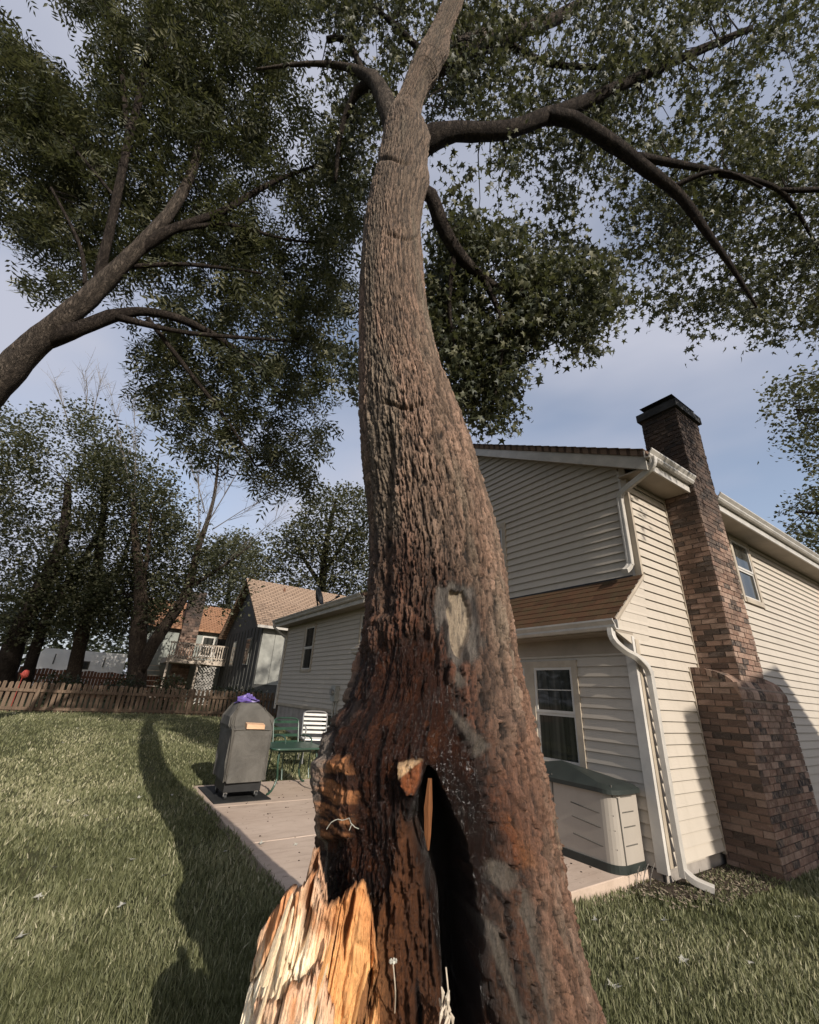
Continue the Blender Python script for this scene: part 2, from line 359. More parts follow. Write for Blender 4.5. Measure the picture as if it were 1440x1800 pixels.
M['torn'] = mk_trunk('torn_sapwood', .72, .7, .006, (90, 90, 5))
# ---------------------------------------------------------------- ground
PX0, PX1, PY0, PY1, PZ = 1.78, 5.36, 3.10, 8.72, .10
def mk_ground():
    xs = np.unique(np.r_[np.linspace(-600, -30, 12), np.linspace(-30, 40, 141), np.linspace(40, 600, 12)]); ys = np.unique(np.r_[np.linspace(-600, -20, 12), np.linspace(-20, 50, 141), np.linspace(50, 700, 12)])
    X, Y = np.meshgrid(xs, ys); Z = gz(X, Y)+.025*(fbm(X*.6+9, Y*.6+4, 3)-.5)
    Z = np.where((X > PX0-.3) & (X < PX1+.3) & (Y > PY0-.3) & (Y < PY1+.3), np.minimum(Z, .0)-.01, Z)
    Z = np.where((X > PX0+.1) & (X < PX1+.3) & (Y > PY0-.3) & (Y < PY1-.1), -.06, gz(X, Y)+.02*(fbm(X*.6+9, Y*.6+4, 3)-.5)-.008)
    nx = len(xs); i = np.arange(len(ys)-1)[:, None]*nx+np.arange(nx-1)[None]
    f = np.stack([i, i+1, i+nx+1, i+nx], -1).reshape(-1, 4)
    return ob('ground', np.c_[X.ravel(), Y.ravel(), Z.ravel()], f, M['lawn'], smooth=True)
tag(mk_ground(), 'mown lawn rising gently towards the picket fence', 'lawn', kind='structure')
pat = ob('patio', *(lambda b: (b.v, b.f))(MB().box(PX0+.03, PX1, PY0+.03, PY1-.03, -.25, PZ-.02)), M['foundation'])
tag(pat, 'tan concrete patio slab against the house', 'patio', kind='structure')
ysp = [PY0, 5.53, 7.2, PY1]; xsp = [PX0, 3.6, PX1]
for j in range(3):
    for i in range(2):
        x0, x1, y0, y1 = xsp[i]+(.005 if i else 0), xsp[i+1]-.005, ysp[j]+.005, ysp[j+1]-.005
        c = .008; b = MB()
        p = [(x0, y0), (x1, y0), (x1, y1), (x0, y1)]; q = [(x0+c, y0+c), (x1-c, y0+c), (x1-c, y1-c), (x0+c, y1-c)]
        v = [(*a, -.14) for a in p]+[(*a, PZ-c) for a in p]+[(*a, PZ) for a in q]
        b.add(v, [(0, 1, 5, 4), (1, 2, 6, 5), (2, 3, 7, 6), (3, 0, 4, 7), (4, 5, 9, 8), (5, 6, 10, 9), (6, 7, 11, 10), (7, 4, 8, 11), (8, 9, 10, 11)])
        b.build('concrete_panel', M['concrete'], pat)

# ---------------------------------------------------------------- the house
XA, XU, YB, YE = 5.32, 5.82, 2.92, 15.52     # lower wall, upper wall, side wall, far end of the wing
EXPO = .1235
H = thing('house', (8, 6, 0), 'pale lap sided house with brick chimney and rusty pent roof', 'house')
WALL = {}
def wall(name, mb): return mb.build(name, M['siding'], H)
# solid core behind the boards
gab = [(XU+.02, 2.96, 2.6), (XU+.02, 9.66, 2.6), (XU+.02, 9.66, 5.20), (XU+.02, 6.30, 6.95), (XU+.02, 2.96, 5.2)]
WU = wall('wall', MB().prism(gab, (11, 0, 0)))
WA = wall('wall', MB().box(XA+.02, XU+.4, YB+.02, 9.7, .12, 2.58))
WB = wall('wall', MB().box(XA+.025, 16.8, YB+.02, YB+.3, .16, 2.5).prism([(XA+.1, YB+.022, 2.4), (XU+.2, YB+.022, 2.4), (XU+.2, YB+.022, 3.25)], (0, .3, 0)))
WW = wall('wall', MB().box(XA+.02, 12, 9.6, YE-.02, 1.15, 3.72))
MB().box(XA+.03, 16.7, YB+.06, 9.9, -.3, .13).box(XA+.03, 12, 9.5, YE-.03, -.1, 1.18).build('foundation', M['foundation'], H)
MB().box(XA+.005, XA+.05, YB+.01, 3.12, -.1, .11).build('foundation', M['foundation'], H)
def plank_A(X, z, y0, y1, par, y0t=None, y1t=None, ht=EXPO):
    y0t = y0 if y0t is None else y0t; y1t = y1 if y1t is None else y1t
    if y1-y0 < .03: return
    j = random.uniform(-.002, .002)
    v = [(X-.019+j, y0, z), (X-.026+j, y0, z), (X-.026+j, y1, z), (X-.019+j, y1, z), (X+.008, y0t, z+ht+.012), (X-.001, y0t, z+ht+.012), (X-.001, y1t, z+ht+.012), (X+.008, y1t, z+ht+.012)]
    MB().hexa(v).build('siding_plank', M['siding'], par)
def plank_B(Y, z, x0, x1, par, x0t=None, ht=EXPO):
    x0t = x0 if x0t is None else x0t
    if x1-x0 < .03: return
    j = random.uniform(-.002, .002)
    v = [(x0, Y-.026+j, z), (x1, Y-.026+j, z), (x1, Y-.019+j, z), (x0, Y-.019+j, z), (x0t, Y-.001, z+ht+.012), (x1, Y-.001, z+ht+.012), (x1, Y+.008, z+ht+.012), (x0t, Y+.008, z+ht+.012)]
    MB().hexa(v).build('siding_plank', M['siding'], par)
# windows: y0,y1,z0,z1 on a wall of constant X, facing -X
def window_A(X, y0, y1, z0, z1, casing=.09, divs=1, mid=True, mat='trim_tan'):
    wd = MB(); c = casing
    wd.box(X-.035, X+.05, y0-c, y0, z0-c, z1+c).box(X-.035, X+.05, y1, y1+c, z0-c, z1+c).box(X-.033, X+.05, y0, y1, z1, z1+c).box(X-.045, X+.05, y0, y1, z0-c, z0)
    o = wd.build('window', M[mat], H); zm = (z0+z1)/2
    fr = MB(); t = .035
    for a, b_, k in ((zm, z1, .0), (z0, zm, .012)):
        fr.box(X-.025+k, X+.02, y0, y0+t, a, b_).box(X-.025+k, X+.02, y1-t, y1, a, b_).box(X-.024+k, X+.02, y0+t, y1-t, b_-t, b_).box(X-.024+k, X+.02, y0+t, y1-t, a, a+t)
    fr.build('frame', M['trim_white'], o)
    for a, b_, k in ((zm, z1, .0), (z0, zm, .012)):
        MB().box(X-.005+k, X+.01, y0+t, y1-t, a+t, b_-t).build('pane', M['glass'], o)
        if mid and a == zm: MB().box(X-.012+k, X+.01, y0+t, y1-t, (a+b_)/2-.006, (a+b_)/2+.006).build('glazing_bar', M['trim_white'], o)
    return o
def window_B(Y, x0, x1, z0, z1, c=.09):
    o = MB().box(x0-c, x0, Y-.035, Y+.05, z0-c, z1+c).box(x1, x1+c, Y-.035, Y+.05, z0-c, z1+c).box(x0, x1, Y-.033, Y+.05, z1, z1+c).box(x0, x1, Y-.045, Y+.05, z0-c, z0).build('window', M['trim_tan'], H)
    zm = (z0+z1)/2; t = .04; fr = MB()
    for a, b_, k in ((zm, z1, 0), (z0, zm, .012)): fr.box(x0, x0+t, Y-.025+k, Y+.02, a, b_).box(x1-t, x1, Y-.025+k, Y+.02, a, b_).box(x0+t, x1-t, Y-.024+k, Y+.02, b_-t, b_).box(x0+t, x1-t, Y-.024+k, Y+.02, a, a+t)
    fr.build('frame', M['trim_white'], o)
    for a, b_, k in ((zm, z1, 0), (z0, zm, .012)): MB().box(x0+t, x1-t, Y-.005+k, Y+.01, a+t, b_-t).build('pane', M['glass'], o)
# upper gable wall
UW = (5.44, 6.35, 3.50, 4.76)
window_A(XU, *UW)
roofz = lambda y: 6.86-.515*abs(y-6.30)      # underside of the gable roof
z = 3.33
while z < 6.8:
    y0 = 3.01; y1 = 9.6; top = z+EXPO
    lim = lambda zz: (6.30-(6.86-zz)/.515, 6.30+(6.86-zz)/.515)
    a, b_ = lim(z); at_, bt = lim(min(top, 6.85))
    L0, L1 = max(y0, a), min(y1, b_); T0, T1 = max(y0, at_), min(y1, bt)
    if UW[2]-.1 < z+EXPO*.5 < UW[3]+.1:
        plank_A(XU, z, L0, UW[0]-.085, WU, T0, UW[0]-.085); plank_A(XU, z, UW[1]+.085, L1, WU, UW[1]+.085, T1)
    else: plank_A(XU, z, L0, L1, WU, T0, T1)
    z += EXPO
MB().box(XU-.03, XU+.02, YB-.03, YB+.06, 3.30, 5.02).build('corner_board', M['trim_tan'], H)
MB().box(XU-.024, XU+.02, YB+.061, YB+.10, 3.30, 4.98).build('corner_board', M['trim_white'], H)
# lower patio wall: a pair of windows, then boards
LW = [(3.80, 4.45), (4.62, 5.27)]
for a, b_ in LW: window_A(XA, a, b_, .93, 2.11, .085)
z = .135
while z < 2.3:
    if 2.15 < z+EXPO*.5: plank_A(XA, z, 3.0, 9.65, WA)
    elif .86 < z+EXPO*.5 < 2.2: plank_A(XA, z, 3.0, LW[0][0]-.08, WA); plank_A(XA, z, LW[1][1]+.08, 9.65, WA)
    else: plank_A(XA, z, 3.0, 9.65, WA)
    z += EXPO
MB().box(XA-.022, XA+.02, 3.0, 9.65, 2.26, 2.5).build('frieze_board', M['soffit'], H)
MB().box(XA-.032, XA+.02, YB-.028, YB+.085, .10, 2.45).build('corner_board', M['trim_white'], H)
MB().box(XA-.034, XA-.02, YB+.004, YB+.03, -.02, .10).build('corner_foot', M['black'], H)
MB().box(XA+.021, XA+.098, YB-.036, YB+.0, .15, 2.42).build('corner_board', M['trim_tan'], H)
# side wall: boards broken by chimney and window
CB0, CB1, CU0, CU1 = 6.65, 8.24, 6.93, 7.76
SW = (9.36, 10.12, 3.60, 4.72)
window_B(YB, *SW)
z = .155
while z < 4.86:
    def left(zz): return XA+.09 if zz < 2.45 else (min(5.06+(zz-2.6)*1.19, XU+.02) if zz < 3.32 else XU+.02)
    x0 = left(z); x0t = left(z+EXPO)
    r = CB0 if z < 2.12 else CU0
    plank_B(YB, z, x0, r-.004, WB, x0t)
    l2 = CB1 if z < 2.12 else CU1
    if SW[2]-.1 < z+EXPO*.5 < SW[3]+.1: plank_B(YB, z, l2, SW[0]-.085, WB); plank_B(YB, z, SW[1]+.085, 16.8, WB)
    else: plank_B(YB, z, l2, 16.8, WB)
    z += EXPO
MB().box(CB0-.028, CB0-.006, YB-.03, YB+.01, .12, 2.19).build('edge_strip', M['trim_tan'], H)
MB().box(CU0-.026, CU0-.004, YB-.03, YB+.01, 2.19, 4.86).build('edge_strip', M['trim_tan'], H)
# wing
window_A(XA, 13.05, 13.75, 2.22, 3.50, .08, mid=False); window_A(XA, 9.75, 9.98, 2.80, 3.5, .08, mid=False)
MB().box(XA-.12, XA+.01, 9.6, 10.12, 2.60, 2.70).box(XA-.09, XA+.01, 9.65, 10.06, 2.50, 2.598).build('window_ledge', M['trim_white'], H)
z = 1.20
while z < 3.62:
    m_ = z+EXPO*.5
    if 2.14 < m_ < 3.58: plank_A(XA, z, 9.7, 12.94, WW) if not 2.72 < m_ < 3.6 else plank_A(XA, z, 10.06, 12.94, WW); plank_A(XA, z, 13.84, YE-.05, WW)
    else: plank_A(XA, z, 9.7, 13.06, WW); plank_A(XA, z, 13.068, YE-.05, WW)
    z += EXPO
MB().box(XA-.03, XA+.02, YE-.05, YE+.03, 1.12, 3.7).build('corner_board', M['trim_tan'], H)
MB().box(XA-.024, XA+.04, 9.7, YE-.05, 1.12, 1.197).build('water_table', M['trim_tan'], H)
bw = MB().box(XA-.01, XA+.06, 10.95, 11.75, .62, 1.08).build('basement_window', M['trim_tan'], H); MB().box(XA-.018, XA+.0, 11.0, 11.7, .66, 1.05).build('pane', M['glass'], bw)
# roofs
def slab(name, p, th, mat, par=H):              # p: 4 corners of the top, pushed down by th
    p = [np.array(q, float) for q in p]; return MB().hexa([q-np.array([0, 0, th]) for q in p]+p).build(name, mat, par)
RO = .20
e0, rz, ey = 5.04, 7.04, 2.46
R1 = slab('roof', [(XU-RO, ey, e0), (17.3, ey, e0), (17.3, 6.30, rz), (XU-RO, 6.30, rz)], .10, M['roof_dark'])
R2 = slab('roof', [(XU-RO, 6.305, rz), (17.3, 6.305, rz), (17.3, 10.1, e0), (XU-RO, 10.1, e0)], .10, M['roof_dark'])
for k in range(22):                              # course edges seen along the rake
    y = ey+.02+k*.174; zz = e0+(y-ey)*(rz-e0)/(6.30-ey)
    MB().hexa([(XU-RO-.02, y, zz+.004), (XU+1.2, y, zz+.004), (XU+1.2, y+.17, zz+.09), (XU-RO-.02, y+.17, zz+.09), (XU-RO-.02, y, zz+.018), (XU+1.2, y, zz+.018), (XU+1.2, y+.17, zz+.096), (XU-RO-.02, y+.17, zz+.096)]).build('shingle', M['roof_dark'], R1)
sl = (rz-e0)/(6.30-ey)
for s_ in (1,):
    MB().hexa([(XU-RO+.02, ey+.03, e0-.30), (XU-RO+.055, ey+.03, e0-.30), (XU-RO+.055, 6.30, rz-.27), (XU-RO+.02, 6.30, rz-.27), (XU-RO+.02, ey+.03, e0-.085), (XU-RO+.055, ey+.03, e0-.085), (XU-RO+.055, 6.30, rz-.09), (XU-RO+.02, 6.30, rz-.09)]).build('rake_board', M['gutter'], H)
    MB().hexa([(XU-RO+.05, ey+.1, e0-.24), (XU+.03, ey+.1, e0-.24), (XU+.03, 6.30, rz-.23), (XU-RO+.05, 6.30, rz-.23), (XU-RO+.05, ey+.1, e0-.20), (XU+.03, ey+.1, e0-.20), (XU+.03, 6.30, rz-.19), (XU-RO+.05, 6.30, rz-.19)]).build('rake_soffit', M['soffit'], H)
# gutters: an ogee trough section
def gutter_prof(o, s): return [(o, 0), (o-s*.06, 0), (o-s*.085, .03), (o-s*.085, .055), (o-s*.125, .10), (o-s*.125, .12), (o-s*.11, .12), (o-s*.11, .10), (o-s*.07, .06), (o-s*.055, .015), (o-s*.015, .015), (o-s*.015, .12), (o, .12)]
MB().prism([(XU-RO-.01, y, e0-.125+zz) for y, zz in gutter_prof(ey+.03, 1)], (CU0-XU+RO+.03-.02, 0, 0)).build('gutter', M['gutter'], H)
MB().prism([(CU1+.02, y, e0-.125+zz) for y, zz in gutter_prof(ey+.03, 1)], (17.3-CU1, 0, 0)).build('gutter', M['gutter'], H)
for a, b_ in ((XU-RO+.06, CU0-.005), (CU1+.005, 17.3)):
    MB().box(a, b_, ey+.035, ey+.06, e0-.25, e0-.105).build('fascia', M['gutter'], H)
    MB().box(a, b_, ey+.06, YB+.03, e0-.235, e0-.215).build('soffit', M['soffit'], H)
# pent roof over the patio wall, one tab at a time
sx0, sz0, sx1, sz1 = 4.965, 2.615, XU-.005, 3.335
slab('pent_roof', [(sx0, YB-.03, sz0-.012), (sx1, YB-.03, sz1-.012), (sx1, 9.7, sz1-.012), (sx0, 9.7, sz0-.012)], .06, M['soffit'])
PR = [o for o in H.children if o.name.startswith('pent_roof')][0]
n = 8; dx = (sx1-sx0)/n; dz = (sz1-sz0)/n
for k in range(n):
    y = YB-.045-(.15 if k % 2 else 0)
    while y < 8.2:
        w_ = .298+random.uniform(-.02, .02); a = max(y, YB-.045); b_ = y+w_-.005; x = sx0+k*dx-.02; zz = sz0+k*dz-.012+random.uniform(0, .003); t = .011
        if b_ > a+.02:
            MB().hexa([(x, a, zz), (x+dx*1.5, a, zz+dz*1.5-.008), (x+dx*1.5, b_, zz+dz*1.5-.008), (x, b_, zz), (x, a, zz+t+.004), (x+dx*1.5, a, zz+dz*1.5-.002), (x+dx*1.5, b_, zz+dz*1.5-.002), (x, b_, zz+t+.004)]).build('shingle', M['shingle'], PR)
        y += w_
MB().hexa([(sx0-.01, YB-.05, sz0-.03), (sx1, YB-.05, sz1-.03), (sx1, YB-.03, sz1-.03), (sx0-.01, YB-.03, sz0-.03), (sx0-.01, YB-.05, sz0+.012), (sx1, YB-.05, sz1+.012), (sx1, YB-.03, sz1+.012), (sx0-.01, YB-.03, sz0+.012)]).build('rake_board', M['trim_tan'], H)
MB().box(XU-.035, XU+.01, YB+.1, 9.6, 3.29, 3.345).build('flashing', M['black'], H)
MB().prism([(x, YB-.07, 2.485+zz) for x, zz in gutter_prof(4.96, 1)], (0, 6.7, 0)).build('gutter', M['gutter'], H)
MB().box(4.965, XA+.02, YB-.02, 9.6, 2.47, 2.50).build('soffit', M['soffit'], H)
MB().box(4.965, 4.99, YB-.02, 9.6, 2.50, 2.60).build('fascia', M['gutter'], H)
MB().prism([(4.99, YB-.018, 2.47), (XA+.05, YB-.018, 2.33), (XA+.4, YB-.018, 2.45), (XU, YB-.018, 3.24), (XU-.02, YB-.018, 3.27), (4.99, YB-.018, 2.585)], (0, .04, 0)).build('eave_return', M['siding'], H)
# wing roof
slab('roof', [(4.86, 9.2, 3.90), (8.6, 9.2, 5.15), (8.6, YE+.35, 5.15), (4.86, YE+.35, 3.90)], .08, M['roof_dark'])
slab('roof', [(8.605, 9.9, 5.15), (12.3, 9.9, 3.9), (12.3, YE+.35, 3.9), (8.605, YE+.35, 5.15)], .08, M['roof_dark'])
MB().prism([(8.6, YE-.02, 5.05), (XA+.05, YE-.02, 3.7), (12, YE-.02, 3.7)], (0, -.2, 0)).build('gable', M['siding'], H)
MB().prism([(x, 9.2, 3.77+zz) for x, zz in gutter_prof(4.88, 1)], (0, YE+.35-9.2, 0)).build('gutter', M['gutter'], H)
MB().box(4.885, 4.92, 9.2, YE+.33, 3.66, 3.82).build('fascia', M['gutter'], H)
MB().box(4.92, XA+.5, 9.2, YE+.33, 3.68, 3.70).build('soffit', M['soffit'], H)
def pipe(name, pts, wd, dp, wax, par, step=.03, corr=0):
    P, _ = resample(pts, 1, step); return ob(name, *sweep(P, wd, dp, wax), M['gutter'], par)
pipe('downspout', [(4.82, YE+.2, 3.78), (4.82, YE+.2, 3.66), (5.0, YE+.14, 3.52), (5.24, YE+.07, 3.32), (5.27, YE+.06, 3.2), (5.27, YE+.06, 1.0)], .08, .06, (0, 1, 0), H)
pipe('downspout', [(5.70, 2.42, 4.93), (5.69, 2.42, 4.84), (5.70, 2.50, 4.76), (5.715, 2.72, 4.67), (5.725, 2.93, 4.585), (5.735, 2.985, 4.52), (5.74, 3.0, 4.42), (5.74, 3.0, 3.56), (5.735, 3.01, 3.47), (5.68, 3.02, 3.41), (5.60, 3.02, 3.36)], .085, .065, (0, 1, .2), H)
pipe('downspout', [(4.90, 2.92, 2.50), (4.90, 2.92, 2.42), (4.93, 2.90, 2.34), (5.05, 2.86, 2.25), (5.22, 2.83, 2.19), (5.37, 2.82, 2.11), (5.43, 2.82, 2.02), (5.435, 2.82, 1.9), (5.445, 2.82, .24), (5.45, 2.80, .14), (5.47, 2.72, .08), (5.52, 2.58, .05)], .085, .065, (1, .1, 0), H)
# elbow crimps
def crimps(pts, n, wd):
    for t in np.linspace(0, 1, n):
        p = np.array(pts[0])*(1-t)+np.array(pts[1])*t
        MB().box(p[0]-wd, p[0]+wd, p[1]-.036, p[1]+.036, p[2]-.003, p[2]+.003).build('crimp', M['trim_white'], H)
# chimney
CH = thing('chimney', (7.4, 2.65, 0), None, None); CH.parent = H; CH.location = tuple(np.array([7.4, 2.65, 0])-wo(H)); CH.name = 'chimney'
BF, UF, ZB0, ZB1, ZT = 2.37, 2.43, 1.90, 2.19, 6.52
def ztop(y): t = np.clip((y-BF)/(YB-BF), 0, 1); return ZB0+(ZB1-ZB0)*math.sqrt(max(0, 1-(1-t)**2))
prof = [(CB0+.012, YB, -.1)]+[(CB0+.012, BF+.012, -.1)]+[(CB0+.012, y, ztop(y)-.02) for y in np.linspace(BF+.012, YB, 9)]
MB().prism(prof, (CB1-CB0-.024, 0, 0)).box(CU0+.012, CU1-.012, UF+.012, 3.0, 1.85, ZT).build('mortar_core', M['mortar'], CH)
bricks = []; CHT = .0745; BL = .205
def brick_mesh(k):
    j = lambda: random.uniform(-.003, .003); c = .004; l, h, d = .5, .5, .5; v = []
    me_v = []
    for sx in (-1, 1):
        for sz in (-1, 1): me_v.append((sx*l+j(), -d+j()*1.5, sz*h+j()*8)); 
    b = MB(); b.hexa([(-l, -d+c, -h), (l, -d+c, -h), (l, d, -h), (-l, d, -h), (-l, -d+c, h), (l, -d+c, h), (l, d, h), (-l, d, h)])
    q = .03; n0 = len(b.v)
    return b
BMESH = []
for k in range(6):
    r_ = lambda a: random.uniform(-a, a)
    v = []
    for z_ in (-.5, .5):
        for x_ in (-.5, .5): v.append((x_*(.985+r_(.012)), -.5+r_(.10), z_*(.97+r_(.05))))
    v += [(-.5, .5, -.5), (.5, .5, -.5), (-.5, .5, .5), (.5, .5, .5)]
    BMESH.append(mesh('brick', v, [(0, 1, 3, 2), (0, 4, 5, 1), (2, 3, 7, 6), (0, 2, 6, 4), (1, 5, 7, 3), (4, 6, 7, 5)], M['brick']))
def face_bricks(x0, x1, y0, y1, z0, z1, faces, capfun=None):
    nc = int(round((z1-z0)/CHT))
    for k in range(nc):
        zc = z0+(k+.5)*CHT
        for fc in faces:
            a, b_ = (y0, y1) if fc == 'L' else (x0, x1)
            off = (BL/2 if k % 2 else 0); p = a-off
            while p < b_-.01:
                q0, q1 = max(p, a), min(p+BL, b_); p += BL
                if q1-q0 < .03: continue
                if fc == 'L' and capfun and zc+CHT/2 > capfun((q0+q1)/2): continue
                if fc == 'F' and capfun and zc+CHT/2 > capfun(y0): continue
                pr = random.uniform(0, .007)
                bricks.append((fc, (q0+q1)/2, q1-q0-.009, zc, x0-pr if fc == 'L' else y0-pr))
face_bricks(CB0, CB1, BF, YB-.005, 0, 2.2, 'LF', lambda y: ztop(y)-.05)
face_bricks(CU0, CU1, UF, YB-.005, 1.96, 5.0, 'LF'); face_bricks(CU0, CU1, UF, 3.02, 5.0, ZT-.12, 'LF')
def score(b):
    c = np.array([b[4], b[1], b[3]]) if b[0] == 'L' else np.array([b[1], b[4], b[3]])
    d = c-CAM; nn = np.array([1., 0, 0]) if b[0] == 'L' else np.array([0, 1., 0]); return abs(d@nn)/np.linalg.norm(d)**3
bricks.sort(key=score, reverse=True)
rest = MB()
for i, (fc, c, ln, zc, pl) in enumerate(bricks):
    if i < 296:
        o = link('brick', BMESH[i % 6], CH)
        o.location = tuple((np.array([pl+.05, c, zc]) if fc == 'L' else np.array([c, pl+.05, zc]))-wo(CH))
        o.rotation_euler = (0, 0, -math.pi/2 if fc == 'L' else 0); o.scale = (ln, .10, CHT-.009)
    elif fc == 'L': rest.box(pl, pl+.1, c-ln/2, c+ln/2, zc-CHT/2+.005, zc+CHT/2-.005)
    else: rest.box(c-ln/2, c+ln/2, pl, pl+.1, zc-CHT/2+.005, zc+CHT/2-.005)
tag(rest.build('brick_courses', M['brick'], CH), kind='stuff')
arc = [(y, ztop(y)) for y in np.linspace(BF-.005, YB-.01, 9)]      # soldier course round the shoulder
for k in range(8):
    (ya, za), (yb, zb) = arc[k], arc[k+1]; g = .004
    for i_ in range(8):
        xa = CB0-.006+i_*(CB1-CB0+.012)/8+.004; xb = CB0-.006+(i_+1)*(CB1-CB0+.012)/8-.004; u_ = random.uniform(-.004, .004)
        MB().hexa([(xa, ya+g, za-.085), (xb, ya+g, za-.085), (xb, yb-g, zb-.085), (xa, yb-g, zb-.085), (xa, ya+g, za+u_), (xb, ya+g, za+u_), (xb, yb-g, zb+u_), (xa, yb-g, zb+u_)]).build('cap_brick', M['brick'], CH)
M['soot_shade'] = flat('sooty_cap', (.045, .045, .045), .9, .3, 6)
MB().box(CU0-.05, CU1+.05, UF-.05, 3.06, ZT-.12, ZT+.02).build('crown_slab', M['soot_shade'], CH)
MB().box(CU0+.1, CU1-.1, UF+.08, 2.94, ZT+.02, ZT+.16).build('flue', M['soot_shade'], CH)
MB().hexa([(CU0+.0, UF+.0, ZT+.16), (CU1-.0, UF+.0, ZT+.16), (CU1, 3.0, ZT+.16), (CU0, 3.0, ZT+.16), (CU0+.25, UF+.2, ZT+.33), (CU1-.25, UF+.2, ZT+.33), (CU1-.25, 2.8, ZT+.33), (CU0+.25, 2.8, ZT+.33)]).build('chimney_cap', M['soot_shade'], CH)
# ---------------------------------------------------------------- things at the house
SDI = thing('satellite_dish', (5.05, 12.6, 3.95), 'dark satellite dish on the edge of the low wing roof', 'satellite dish')
def dish(c, nrm, R, par):
    n = np.array(nrm, float); n /= np.linalg.norm(n); a = np.cross(n, (0, 0, 1)); a /= np.linalg.norm(a); b = np.cross(a, n); v = [np.array(c)]; f = []; N = 24
    for k in range(1, 6):
        for i in range(N):
            t = i*2*math.pi/N; r = R*k/5; v.append(np.array(c)+a*math.cos(t)*r*.85+b*math.sin(t)*r+n*.12*(k/5)**2)
    f += [(0, 1+i, 1+(i+1) % N) for i in range(N)]
    for k in range(4): f += [(1+k*N+i, 1+(k+1)*N+i, 1+(k+1)*N+(i+1) % N, 1+k*N+(i+1) % N) for i in range(N)]
    nn = len(v); v += [p-n*.012 for p in v]; f += [tuple(i+nn for i in q[::-1]) for q in f]
    f += [(1+4*N+i, nn+1+4*N+i, nn+1+4*N+(i+1) % N, 1+4*N+(i+1) % N) for i in range(N)]
    return ob('reflector', v, f, M['dish'], par, True)
dc = np.array([5.03, 12.6, 4.32]); dish(dc, (.75, -.75, .35), .29, SDI)
MB().tube([(5.12, 12.62, 3.94), (5.10, 12.62, 4.12), dc+np.array([-.01, .01, 0])], .025).build('mast', M['dish'], SDI)
MB().tube([(5.08, 12.6, 4.08), (5.35, 12.25, 4.18), (5.50, 12.08, 4.30)], .013).build('arm', M['dish'], SDI)
MB().tube([(5.46, 12.12, 4.29), (5.55, 12.04, 4.36)], .04).build('receiver', M['dish'], SDI)
MT = thing('electric_meter', (XA-.1, 10.95, 1.4), 'grey electric meter box with conduit on the wing wall', 'meter box')
MB().box(XA-.13, XA-.014, 10.86, 11.12, 1.40, 1.78).build('meter_cabinet', M['meter'], MT)
MB().tube([(XA-.12, 10.98, 1.62), (XA-.2, 10.98, 1.62)], .075, 16).build('meter_dial', M['chrome'], MT)
MB().tube([(XA-.05, 11.06, 1.41), (XA-.05, 11.06, .55)], .02).build('conduit', M['meter'], MT)
MB().tube([(XA-.05, 10.9, 1.41), (XA-.05, 10.88, .55)], .015).build('conduit', M['meter'], MT)
# deck box with a wavy front
BX = thing('deck_storage_box', (5.0, 3.85, PZ), 'beige plastic deck storage box with dark green lid on the patio', 'storage box')
x0, x1, y0, y1, h = 4.80, 5.27, 3.10, 4.66, .80
def rrect(a0, a1, b0, b1, r, n=6):
    p = []
    for cx, cy, s in ((a0+r, b0+r, math.pi), (a1-.02, b0+.02, 1.5*math.pi), (a1-.02, b1-.02, 0), (a0+r, b1-r, .5*math.pi)):
        rr = r if cx < (a0+a1)/2 else .02
        for k in range(n+1): t = s+k*math.pi/2/n; p.append((cx+math.cos(t)*rr, cy+math.sin(t)*rr))
    return p
P = rrect(x0, x1, y0, y1, .14); N = len(P)
def lidz(y): t = (y-y0)/(y1-y0); return PZ+h-.015+.055*math.cos((t-.5)*2*math.pi*1.0)
v = [(x, y, PZ+.06) for x, y in P]+[(x, y, lidz(y)-.03) for x, y in P]
f = [(k, (k+1) % N, N+(k+1) % N, N+k) for k in range(N)]+[tuple(range(N, 2*N))]
ob('body', v, f, M['box_tan'], BX)
Pb = rrect(x0-.015, x1, y0-.012, y1+.012, .15); ob('base_rim', [(x, y, PZ+.002) for x, y in Pb]+[(x, y, PZ+.075) for x, y in Pb], f+[tuple(range(N))[::-1]], M['box_green'], BX)
Pl = rrect(x0-.05, x1+.005, y0-.05, y1+.05, .17); Pi = rrect(x0+.02, x1-.02, y0+.03, y1-.03, .13)
def outer(y): return lidz(min(max(y, y0), y1))
v = [(x, y, outer(y)-.042) for x, y in Pl]+[(x, y, outer(y)) for x, y in Pl]+[(x, y, outer(y)+.035) for x, y in Pi]
f2 = [(k, (k+1) % N, N+(k+1) % N, N+k) for k in range(N)]+[(N+k, N+(k+1) % N, 2*N+(k+1) % N, 2*N+k) for k in range(N)]+[tuple(range(N))[::-1]]
ctr = len(v); v.append(((x0+x1)/2, (y0+y1)/2, PZ+h+.10)); f2 += [(2*N+k, 2*N+(k+1) % N, ctr) for k in range(N)]
lid = ob('lid', v, f2, M['box_green'], BX, False)
for zz in (.53, .40, .24):        # moulded grooves on the front and on the end
    pts = [(x0-.001, 3.62-k*.04, PZ+zz-(0.004*k)) for k in range(10)]
    pts = [(p[0], p[1], p[2]) for p in pts if p[1] > y0+.16]; pts += [(x0+.02, y0+.08, pts[-1][2]-.004), (x0+.05, y0+.036, pts[-1][2]-.006)]
    MB().tube(pts, .006, 6).build('groove', M['groove'], BX); MB().tube([(x0+.15, y0-.0005, PZ+zz-.01), (x0+.36, y0-.0005, PZ+zz-.01)], .006, 6).build('groove', M['groove'], BX)
MB().tube([(x0+.15, y0-.0005, PZ+.66), (x0+.36, y0-.0005, PZ+.66)], .006, 6).build('groove', M['groove'], BX)
